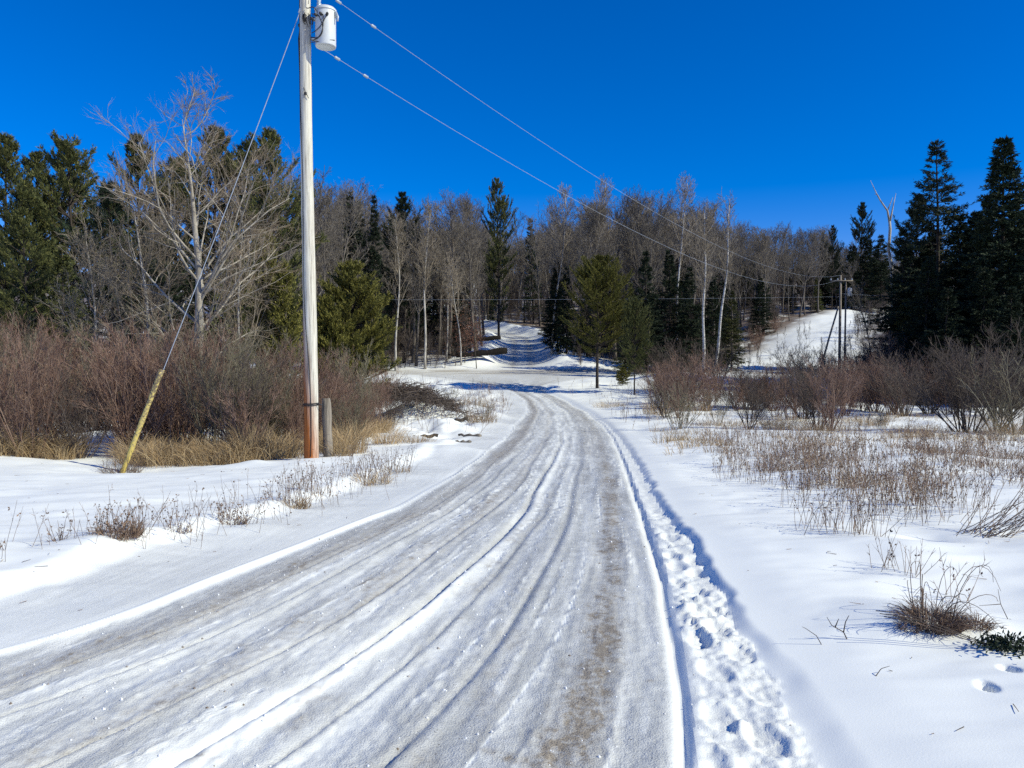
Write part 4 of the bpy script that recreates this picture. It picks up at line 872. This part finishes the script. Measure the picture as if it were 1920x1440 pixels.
# left thicket
n_ = 0
for k in range(900):
    if n_ >= 92: break
    Y = rng.uniform(16.6, 31); x = rng.uniform(-.70 * Y, -.17 * Y)
    if x > -3.6 and Y < 26: continue
    px = CX + x / Y * F
    if px > 575 and Y < 20: continue
    if 130 < px < 235 and Y < 26: continue
    if vn(np.array([x * .55]), np.array([Y * .45]), 77)[0] < -.5: continue
    if px > 690: continue
    if abs(px - 584) < 30 and Y < 18.5: continue
    top = np.interp(px, [0, 200, 300, 450, 560, 640, 700], [588, 600, 610, 640, 655, 690, 720]) + rng.uniform(-22, 95)
    h = at(px, top, Y).z - gz(x, Y); h = min(max(h, 1.6), 3.9)
    pr = RED[n_ % 4] if n_ % 3 else OLV[(n_ // 3) % 2]
    zl = ('left of the yellow guard', 'between yellow guard and utility pole', 'behind the utility pole')[0 if px < 250 else 1 if px < 540 else 2]; dp = 'front' if Y < 22 else 'back'
    bush(pr, px, Y, h, '%s shrub in the thicket %s %s' % ('olive-tan' if n_ % 3 == 0 else 'red-brown', dp, zl), 'shrubs in the %s of the thicket %s' % (dp, zl), rng.uniform(.9, 1.3)); n_ += 1
for px, Y, top, pr, lab in ((150, 17.2, 700, DRK[0], 'dark shrub with a bare gap of snow beside it left of the yellow guard'),
                            (405, 17.5, 640, OLV[0], 'tall tan shrub at the front of the thicket right of the yellow guard'),
                            (445, 18.0, 650, DRK[1], 'dark-stemmed shrub in the thicket just left of the utility pole'),
                            (660, 26, 640, OLV[1], 'tan shrub below the yellow-green young pine'),
                            (725, 36, 690, RED[1], 'low red-brown shrub at the right end of the thicket'),
                            (700, 30, 690, RED[2], 'red-brown shrub where the thicket meets the snow bank'),
                            (760, 40, 705, RED[0], 'small red-brown shrub on the brush pile'),
                            (735, 33, 735, DRK[1], 'low dark tangled shrub left of the brush pile'),
                            (690, 27, 740, OLV[0], 'low tan shrub on the snow bank right of the stub post'),
                            (800, 46, 712, RED[3], 'low brown shrub beyond the brush pile near the cross road'),
                            (715, 44, 690, DRK[2], 'dark shrub at the far right end of the thicket'),
                            (905, 36, 745, GRS[1], 'small leggy shrub at the inner side of the driveway bend'),
                            (845, 50, 720, OLV[1], 'tan shrub on the far hummocky snow left of the driveway'),
                            (640, 22, 700, RED[3], 'red-brown shrub right behind the stub post')):
    bush(pr, px, Y, at(px, top, Y).z - gz(at(px, HOR, Y).x, Y), lab)
# right side shrubs
RS = [(1276, 30, 700, GRS[0], 1.0, 'thin grey multi-stemmed shrub nearest the right verge of the driveway'),
      (1345, 33, 720, GRS[1], .8, 'small grey shrub second from the driveway on the right'),
      (1405, 30, 690, DRK[0], .9, 'dark multi-stemmed shrub left of the large reddish one in the right field'),
      (1560, 29, 650, RED[0], 1.1, 'large reddish multi-stemmed shrub in the middle of the right field'),
      (1535, 30, 670, DRK[1], 1.0, 'dark shrub tucked against the left side of the large reddish shrub'),
      (1655, 30, 760, GRS[0], .8, 'small low shrub between the two biggest right-hand shrubs'),
      (1815, 28.5, 610, DRK[2], 1.25, 'biggest dark willow shrub standing before the spruces at right'),
      (1870, 29, 640, DRK[0], 1.1, 'dark shrub right of the biggest willow shrub'),
      (1908, 27, 640, GRS[1], 1.2, 'tan shrub at the right edge of the photo'),
      (1700, 38, 660, DRK[1], 1.2, 'dark shrub below the dead snag with crossing stems'),
      (1745, 40, 650, DRK[0], 1.2, 'dark shrub in front of the low broad spruce'),
      (1640, 42, 690, RED[2], 1.2, 'reddish shrub at the foot of the snowy clearing'),
      (1600, 44, 670, RED[1], 1.2, 'reddish shrub below the distant poles'),
      (1500, 46, 660, DRK[2], 1.3, 'dark shrub left of the slanting brace pole'),
      (1450, 45, 670, RED[3], 1.2, 'red-brown shrub behind the dark multi-stemmed shrub'),
      (1400, 44, 680, DRK[0], 1.2, 'dark shrub on the left side of the right-hand thicket'),
      (1265, 46, 670, RED[0], 1.3, 'red-brown shrub right of the smaller pine'),
      (1230, 44, 690, RED[2], 1.1, 'red-brown shrub closest to the smaller pine trunk'),
      (1300, 48, 660, RED[1], 1.2, 'red-brown shrub left of the snowy gap'),
      (1290, 54, 630, DRK[1], 1.2, 'tall dark shrub beneath the spruces right of the smaller pine'),
      (1240, 56, 640, DRK[2], 1.2, 'tall dark shrub behind the smaller pine'),
      (1345, 60, 640, DRK[0], 1.2, 'dark shrub at the foot of the two white birches'),
      (1418, 92, 612, RED[2], 1.2, 'reddish shrub on the wooded left edge of the cleared slope'),
      (1452, 100, 590, RED[0], 1.2, 'reddish shrub higher up the left edge of the cleared slope'),
      (1375, 84, 640, OLV[0], 1.0, 'olive shrub at the lower left edge of the cleared slope'),
      (1505, 60, 640, DRK[1], 1.2, 'dark leggy shrub standing against the snowy slope'),
      (1555, 62, 640, DRK[2], 1.0, 'dark leggy shrub in front of the slanting brace pole'),
      (1610, 58, 650, DRK[0], 1.0, 'dark leggy shrub right of the distant poles'),
      (1345, 50, 700, RED[3], 1.0, 'low red-brown shrub by the snowy gap')]
for px, Y, top, pr, wd, lab in RS: bush(pr, px, Y, max(.6, at(px, top, Y).z - gz(at(px, HOR, Y).x, Y)), lab, wide=wd)
for k in range(56):
    px = rng.uniform(1215, 1910); Y = rng.uniform(37, 62); top = rng.uniform(668, 715)
    if 1330 < px < 1450 and Y > 50: Y = 46; top = 695
    if px > 1620: top = rng.uniform(625, 690)
    bush((DRK + RED)[k % 7], px, Y, max(.8, at(px, top, Y).z - gz(at(px, HOR, Y).x, Y)), 'leafless shrub in the dark band of brush across the back of the right field', 'shrubs of the right-hand thicket', 1.3)

# ------------------------------------------------------------------ dry grass
def gpos(n, fx, fy):
    x = fx(n); y = fy(n); return np.stack([x, y, terrain(x, y)], 1)
def xpix(px, Y): return (px - CX) / F * Y
G = Geo(); Y = rng.uniform(15.6, 20.5, 1500); px = rng.uniform(-60, 560, 1500); x = xpix(px, Y)
edge = 16.0 + .5 * np.sin(x * 1.1) + .4 * vn(x * .9, x * 0, 5); keep = (Y > edge) & ~((px > 135) & (px < 235)) & ((Y < edge + 1.6) | (rng.uniform(0, 1, 1500) < .35)); x, Y = x[keep], Y[keep]
blades(G, np.stack([x, Y, terrain(x, Y)], 1), 17, .25, .85, .24, 1.0, rng, .0045, 1.0)
tag(G.build('dry_grass', M['straw']), 'tan dry grass matted along the foot of the left thicket', 'grass', kind='stuff')
G = Geo(); Y = rng.uniform(17.5, 30, 900); px = rng.uniform(590, 730, 900); x = xpix(px, Y)
keep = (px < 600 + (Y - 16) * 12) ; x, Y = x[keep], Y[keep]; blades(G, np.stack([x, Y, terrain(x, Y)], 1), 14, .25, .7, .2, .8, rng, .005, .8)
tag(G.build('dry_grass', M['straw']), 'tan dry grass between the utility pole and the snow bank', 'grass', kind='stuff')
def tuft(px, Y, n, l0, l1, sp, label, m='straw', lean=.9, droop=.8, wd=.0035, name='grass_tuft', stalk=0, sl=(.3, .6), dx=None, cat='grass tuft', heads=.5):
    x = at(px, HOR, Y).x; z = gz(x, Y); t = thing(name, label, cat, (x, Y, z)); G = Geo()
    if n:
        blades(G, np.zeros((1, 3)), n, l0, l1, sp, lean, rng, wd, droop); G.build('blades', M[m], t)
    if stalk:
        S = Geo(); a = rng.uniform(0, 6.28, stalk); q = sp * 1.2 * np.sqrt(rng.uniform(0, 1, stalk)); stalks(S, np.stack([np.cos(a) * q, np.sin(a) * q, 0 * q], 1), sl[0], sl[1], rng, .22, .003, heads, 4, .010); S.build('stalks', M['straw_dark'], t)
    return t
tuft(470, 16.6, 420, .5, 1.0, .35, 'tall upright tuft of golden dry grass left of the utility pole', lean=.35, droop=.5)
tuft(655, 17.5, 420, .5, 1.0, .4, 'leaning tuft of golden dry grass right of the stub post', lean=.5)
tuft(632, 16.6, 260, .3, .7, .3, 'short golden tuft at the foot of the stub post')
tuft(725, 21, 300, .4, .8, .4, 'tan tuft bent over on the snow bank right of the pole')
tuft(780, 22, 260, .2, .45, .5, 'flattened tan tuft at the edge of the shoulder')
tuft(690, 12.3, 240, .12, .3, .35, 'low tan tuft with stalks on the shoulder right of the pole', stalk=40, sl=(.25, .6))
tuft(740, 13.6, 60, .12, .3, .25, 'sparse clump of stalks next to the low tan tuft', stalk=30, sl=(.25, .55))
tuft(545, 9.6, 240, .06, .2, .22, 'rusty low tuft with tall seed stalks below the pole', stalk=34, sl=(.3, .62))
tuft(590, 10.6, 20, .06, .2, .2, 'cluster of fine stalks between the rusty tuft and the pole', stalk=22, sl=(.25, .5))
tuft(430, 8.3, 100, .05, .18, .15, 'dark leafy weed clump left of the rusty tuft', 'straw_dark', stalk=26, sl=(.12, .3), heads=.9)
tuft(330, 7.7, 90, .04, .14, .12, 'small reddish weed clump on the left snow bank', 'weed', stalk=12, sl=(.15, .35))
tuft(215, 7.1, 420, .06, .2, .2, 'dense dark brown weed clump on the left snow bank', 'straw_dark', stalk=46, sl=(.12, .38), heads=.9)
tuft(98, 6.9, 30, .04, .12, .06, 'tiny dark weed clump nearest the left edge', 'straw_dark', stalk=8, sl=(.12, .3))
tuft(222, 14.9, 260, .15, .4, .3, 'brown grass heaped round the foot of the yellow guard', 'straw_dark', stalk=40, sl=(.25, .6))
tuft(1270, 23, 220, .2, .5, .3, 'tan tuft at the foot of the thin grey shrub', stalk=16)
tuft(1460, 29.5, 420, .4, .8, .6, 'golden tuft between the dark and the reddish shrubs in the right field', lean=.6)
tuft(1530, 29.5, 300, .3, .6, .6, 'pale tuft at the foot of the large reddish shrub')
tuft(1640, 33, 360, .3, .6, .6, 'orange tuft between the small low shrub and the reddish shrub', lean=.5)
tuft(1885, 27.5, 460, .4, .9, .8, 'orange-tan grass clump beneath the tan shrub at the right edge', 'straw')
tuft(1232, 40, 460, .5, 1.1, .7, 'orange-brown grass below the red-brown shrubs right of the smaller pine', lean=.4)
tuft(1300, 42, 400, .4, .9, 1.0, 'golden grass on the snow hump right of the orange-brown grass')
tuft(1145, 47, 380, .3, .6, 1.0, 'orange-brown grass on the right verge where the driveway bends')
tuft(880, 42, 400, .5, 1.0, 1.2, 'pale brown grass stand left of the driveway bend', stalk=60, sl=(.5, 1.3))
tuft(905, 33, 260, .3, .7, .6, 'brown grass at the inner edge of the driveway bend', stalk=40, sl=(.4, 1.0))
tuft(830, 44, 400, .4, .8, 1.6, 'rust-brown grass patch behind the snow bank', 'weed', stalk=40, sl=(.5, 1.0))
tuft(750, 38, 300, .3, .6, 1.0, 'brown matted grass on the brush pile', 'straw_dark')
# heavy grass hummock in the right foreground
x0, y0 = 2.55, 4.62; hm = thing('grass_hummock', 'matted brown grass hummock poking through the snow in the right foreground', 'grass tuft', (x0, y0, gz(x0, y0)))
G = Geo(); blades(G, np.array([[0, 0, 0.]]), 900, .08, .24, .14, 1.6, rng, .0022, 1.6); blades(G, np.array([[-.16, -.05, 0.]]), 160, .06, .14, .06, 1.6, rng, .002, 1.6); blades(G, np.array([[.26, .0, 0.]]), 220, .06, .14, .07, 1.6, rng, .002, 1.6); G.build('blades', M['straw_dark'], hm)
G = Geo()
for k in range(16):
    a = rng.uniform(0, 6.28); L = rng.uniform(.2, .5); c, s = math.cos(a), math.sin(a)
    G.tube(bez((c * .1, s * .1, -.02), (c * .15, s * .15, L * .9), (c * .25 + .1, s * .25, L), (c * .3 + rng.uniform(0, .25), s * .3, rng.uniform(.05, L)), 9), np.linspace(.0028, .0012, 9), 4)
G.build('stalks', M['straw_dark'], hm)
# dark evergreen sprig
x0, y0 = at(1898, HOR, 4.25).x, 4.25; ev_ = thing('evergreen_sprig', 'small dark green evergreen sprig poking from the snow at the right edge', 'plant', (x0, y0, gz(x0, y0)))
G = Geo(); G.shards(rng.normal(0, 1, (700, 3)) * [.07, .05, .022] + [0, 0, .02], rng.normal(size=(700, 3)) + [0, 0, .4], .03, .012, rng); G.build('leaves', M['needle_dark'], ev_)
G = Geo()
for k in range(3): G.tube(bez((0, 0, 0), (-.2, .05 * k, .02), (-.4, .1, .12 + .03 * k), (-.62, .12 + .05 * k, .14), 8), .0025, 4)
G.build('stems', M['twig_dark'], ev_)
# twigs in the clean snow
def twig(px, Y, pts, label, r=.003):
    x = at(px, HOR, Y).x; t = thing('twig', label, 'twig', (x, Y, gz(x, Y))); g = Geo()
    for br_ in pts:
        A_ = np.array(br_, float); K = len(A_); tt2 = np.linspace(0, K - 1, K * 4); P3 = np.stack([np.interp(tt2, range(K), A_[:, i]) for i in range(3)], 1); g.tube(P3, np.linspace(r, r * .4, len(P3)), 5)
    g.build('stem', M['twig_dark'], t, True)
twig(1510, 7.2, [[(0, 0, -.03), (.06, 0, .12), (.14, .02, .25), (.24, .02, .32), (.36, .04, .40)], [(.14, .02, .25), (.25, .02, .26), (.38, .03, .29)]], 'arched bare twig rising from the smooth snow in the right field')
twig(1552, 4.45, [[(0, 0, -.02), (-.04, 0, .05), (-.1, .01, .09), (-.12, .01, .1)]], 'short curved twig lying left of the small forked twig', .0028)
twig(1600, 4.5, [[(0, 0, -.02), (-.03, 0, .04), (-.1, 0, .08), (-.13, 0, .13)], [(-.03, 0, .04), (-.02, 0, .1), (-.0, 0, .14)], [(-.08, 0, .07), (-.06, 0, .12)]], 'small forked twig standing left of the grass hummock', .004)
twig(1650, 3.95, [[(0, 0, -.01), (.05, .03, .03), (.1, .04, .04)]], 'little arched twig in the smooth snow below the hummock', .0028)
twig(1905, 5.0, [[(0, 0, -.02), (-.06, 0, .1), (-.08, 0, .2)], [(-.06, 0, .1), (-.2, 0, .09)], [(0, 0, 0), (.1, 0, -.02)]], 'forked twig at the right edge above the evergreen sprig')
for i, (px, Y, n_, hh_, lab) in enumerate(((1675, 6.1, 12, .42, 'spray of thin bare stems behind the grass hummock'), (1720, 5.9, 10, .36, 'second spray of bare stems touching the back of the hummock'), (1795, 5.5, 8, .4, 'bare stems rising right of the hummock'))):
    x = at(px, HOR, Y).x; t = thing('dried_plant', lab, 'plant', (x, Y, gz(x, Y))); G = Geo(); q = rng.normal(0, .05, (n_, 3)) * [1, 1, 0]; stalks(G, q, hh_ * .5, hh_, rng, .35, .0026, .15, 4); G.build('stalks', M['straw_dark'], t)
x = at(1850, HOR, 7.2).x; t = thing('dried_plant', 'low fan of brown branches lying over the snow mound at the right edge', 'plant', (x, 7.2, gz(x, 7.2))); G = Geo()
N = 34; p0 = rng.normal(0, .1, (N, 3)) * [1, 1, 0]; di = np.stack([rng.uniform(.5, 1.5, N), rng.normal(0, .3, N), rng.uniform(.15, 1.0, N)], 1)
p1, r1 = level(p0, di, rng.uniform(.4, .95, N), np.full(N, .004), np.full(N, .002), 6, .02, .07, rng); G.poly(p1, r1, 3); q, d, L2, r2 = spawn(p1, r1, 4, .2, 1, .3, .8, np.full(N, .6), .1, .3, .6, rng, .3); G.tris(q, q + d * L2[:, None], np.full(len(q), .0022), rng); G.build('stalks', M['straw_dark'], t)

# weed stand across the right field
G = Geo(); N = 15000; Y = 8.2 + 19 * rng.uniform(0, 1, N) ** 1.1; px = rng.uniform(1240, 2060, N); x = xpix(px, Y)
gap = x - (ev(EDR, Y) + ev(TRW, Y)); dens = fbm(x / .9, Y / 1.3, 400, 4, .65) * 1.5
edge = 2.4 + .16 * (Y - 14); lower = np.interp(px, [1240, 1300, 1500, 1650, 1900], [17, 13.2, 10.2, 8.5, 8.8]) + .9 * vn(x * .9, x * 0, 9)
keep = (gap > edge * .55) & (Y > lower) & (rng.uniform(-.15, 1.0, N) < dens + .02 + .08 * (Y < 16) - .12 * (Y > 19) - .12 * (Y < 10.5)); x, Y = x[keep], Y[keep]
stalks(G, np.stack([x, Y, terrain(x, Y)], 1), .10, .66, rng, .19, .0036, .45, 4, .013)
tag(G.build('dry_weeds', M['weed']), 'stand of reddish dry weed stalks across the snowy right field', 'weeds', kind='stuff')
G = Geo(); Y = rng.uniform(9.8, 17, 520); px = rng.uniform(1330, 1960, 520); x = xpix(px, Y); dens = fbm(x / 1.1, Y / 1.0, 410, 3); keep = (dens > .12) & (x > ev(EDR, Y) + 2.2) & (Y > np.interp(px, [1330, 1500, 1650], [13.5, 11, 9.8])); x, Y = x[keep], Y[keep]
blades(G, np.stack([x, Y, terrain(x, Y)], 1), 16, .1, .34, .22, .9, rng, .0035, .9); tag(G.build('dry_grass', M['weed']), 'low reddish grass among the dry weeds in the right field', 'grass', kind='stuff')
# thinner near clumps
for px, Y, n_, sp, lab in ((1560, 7.5, 34, .28, 'nearest clump of tall thin weed stalks in the right field'), (1612, 7.2, 30, .22, 'clump of weed stalks right of the nearest tall clump'), (1690, 8.2, 46, .4, 'broad clump of weed stalks above the grass hummock'), (1775, 8.6, 46, .35, 'clump of weed stalks above the snow mound at right'), (1890, 7.9, 26, .5, 'sparse leaning weed stalks at the right edge'), (1545, 9.0, 26, .4, 'sparse weed stalks beyond the nearest tall clump')):
    tuft(px, Y, 0, 0, 0, sp, lab, name='weed_clump', stalk=n_, sl=(.2, .52), cat='weeds')
G = Geo(); N = 1500; Y = rng.uniform(17, 40, N); px = rng.uniform(1225, 1960, N); x = xpix(px, Y); k_ = (fbm(x / 1.6, Y / 1.4, 450, 3) > .12) & (x > ev(EDR, Y) + 1.1); x, Y = x[k_], Y[k_]
blades(G, np.stack([x, Y, terrain(x, Y)], 1), 12, .12, .5, .28, .9, rng, .005, .9); tag(G.build('dry_grass', M['straw']), 'tan dry grass in patches round the feet of the right-hand shrubs', 'grass', kind='stuff')
G = Geo(); N = 1500; Y = rng.uniform(9.5, 34, N); x = ev(EDR, Y) + ev(TRW, Y) + rng.uniform(.9, 3.6, N) + .04 * Y; k_ = (fbm(x / .8, Y / 1.5, 460, 3) > .02) & ((Y > 14) | (x > 4.2)); x, Y = x[k_], Y[k_]
stalks(G, np.stack([x, Y, terrain(x, Y)], 1), .08, .42, rng, .25, .0036, .35, 3, .012); tag(G.build('dry_weeds', M['weed']), 'short dry weed stalks along the right verge of the driveway', 'weeds', kind='stuff')
# weeds along the left bank
G = Geo(); N = 300; Y = rng.uniform(6.1, 14, N); x = np.interp(Y, [6.3, 6.9, 8, 9.4, 12, 14], [-4.2, -3.6, -2.95, -2.65, -2.3, -2.1]) + rng.normal(-.25, .35, N)
stalks(G, np.stack([x, Y, terrain(x, Y)], 1), .15, .5, rng, .3, .0024, .3, 3); tag(G.build('dry_weeds', M['straw_dark']), 'sparse thin weed stalks along the left snow bank', 'weeds', kind='stuff')
G = Geo(); N = 520; Y = rng.uniform(28, 64, N); x = ev(EDL, Y) - 1.0 - np.abs(rng.normal(0, 2.6, N)); k_ = fbm(x / 2, Y / 3, 420, 3) > -.05; x, Y = x[k_], Y[k_]
stalks(G, np.stack([x, Y, terrain(x, Y)], 1), .3, 1.0, rng, .25, .007, .3, 5, .02); tag(G.build('dry_weeds', M['straw_dark']), 'brown weed stalks on the hummocky snow left of the driveway bend', 'weeds', kind='stuff')
G = Geo(); N = 900; Y = rng.uniform(28, 62, N); x = ev(EDR, Y) + 1.0 + rng.uniform(0, 1, N) * 22; k_ = fbm(x / 2, Y / 3, 430, 3) > .0; x, Y = x[k_], Y[k_]
stalks(G, np.stack([x, Y, terrain(x, Y)], 1), .3, .9, rng, .25, .008, .3, 5, .02); tag(G.build('dry_weeds', M['straw_dark']), 'brown weed stalks scattered among the right-hand shrubs', 'weeds', kind='stuff')

# ------------------------------------------------------------------ brush pile, logs, debris
b_ = gp(745, 37, .0); bp = thing('brush_pile', 'low heap of dark brush half buried in the snow bank left of the driveway bend', 'brush pile', b_)
G = Geo(); N = 4200; q = rng.normal(0, 1, (N, 3)) * [1.6, 1.0, .26]; q[:, 2] = np.abs(q[:, 2]) + .62 - .09 * (q[:, 0] ** 2); d = unit(rng.normal(0, 1, (N, 3)) * [1, 1, .35]); G.prisms(q, q + d * rng.uniform(.2, .8, (N, 1)), .014, .006); G.build('sticks', M['twig_dark'], bp)
def log(px, Y, ln, r, az, tilt, label, m='bark_dark', dz=.05, name='log'):
    b_ = gp(px, Y, dz); t = thing(name, label, 'log', b_); g = Geo(); d = Vector((math.cos(az) * math.cos(tilt), math.sin(az) * math.cos(tilt), math.sin(tilt)))
    K = 9; g.tube([tuple(d * ln * (k / (K - 1) - .5) + Vector((0, 0, .03 * math.sin(k * 2)))) for k in range(K)], [r * (.55 + .5 * k / K) * (1 + .14 * math.sin(k * 2.3 + ln)) for k in range(K)], 10); g.build('trunk', M[m], t, True); return t
M['log'] = m_bark('log_bark', (.005, .004, .003), (.016, .013, .011), 8)
log(903, 82.6, 5.6, .40, .30, .10, 'thick dark fallen log lying left of the foot of the hill road', 'log', dz=.9)
log(890, 84.6, 5.8, .26, .22, .10, 'upper fallen log lying on the dark one left of the hill road', 'log', dz=1.55)
log(878, 83.0, 4.5, .2, .38, .02, 'thin fallen log in front of the two dark logs', 'log', dz=.5)
log(795, 25.5, .9, .06, .15, .05, 'dark stick lying on the snow bank left of the driveway', dz=.03)
log(858, 30, .8, .08, .3, .1, 'short dark log on the snow at the inner bend of the driveway', dz=.03)
log(880, 27, .9, .07, -.5, .0, 'brown broken log beside the driveway bend', 'old_wood', dz=.03)
log(868, 23.5, .5, .05, -.3, 0, 'small brown stick half buried at the driveway edge', 'old_wood', dz=.02)
# icy clods thrown along the tracks
G = Geo(); N = 900; Y = 2.4 + 12 * rng.uniform(0, 1, N) ** 1.6; f = rng.uniform(0, 1, N); x = ev(EDL, Y) + (ev(EDR, Y) + ev(TRW, Y) * (rng.uniform(0, 1, N) < .6) - ev(EDL, Y)) * f; z = terrain(x, Y, True)[0]
r_ = rng.uniform(.004, .013, N); oc = np.array([[1, 0, 0], [-1, 0, 0], [0, 1, 0], [0, -1, 0], [0, 0, 1], [0, 0, -1]]) * .9
V = np.stack([x, Y, z], 1)[:, None, :] + oc[None] * r_[:, None, None] * rng.uniform(.6, 1.3, (N, 6, 1)); tf = np.array([[0, 2, 4], [2, 1, 4], [1, 3, 4], [3, 0, 4], [2, 0, 5], [1, 2, 5], [3, 1, 5], [0, 3, 5]])
G.add(V.reshape(-1, 3), None, ((np.arange(N) * 6)[:, None, None] + tf[None]).reshape(-1, 3))
M['clod'] = m_island('ice_clods', [(.8, .82, .85), (.7, .72, .75), (.62, .62, .62), (.16, .12, .09)], .5, .3)
tag(G.build('ice_crumbs', M['clod']), 'small crumbs of ice and grit scattered over the driveway', 'ice crumbs', kind='stuff')

G = Geo(); N = 1300; Y = 3 + 24 * rng.uniform(0, 1, N) ** 1.3; px = rng.uniform(-100, 2020, N); x = xpix(px, Y)
d_ = np.maximum(x - ev(EDR, Y) - ev(TRW, Y), ev(EDL, Y) - x); k_ = (d_ > .3) & (rng.uniform(0, 1, N) < .25 + .6 * (fbm(x, Y, 440, 2) > .1)); x, Y = x[k_], Y[k_]; p = np.stack([x, Y, terrain(x, Y) + .006], 1); a = rng.uniform(0, 6.28, len(p))
d = np.stack([np.cos(a), np.sin(a), rng.normal(.05, .12, len(p))], 1); L = 10 ** rng.uniform(-2.1, -.95, len(p)); G.prisms(p, p + d * L[:, None], .0026, .0014)
tag(G.build('snow_litter', M['straw_dark']), 'tiny fallen twigs and seed flecks lying on the snow', 'litter', kind='stuff')
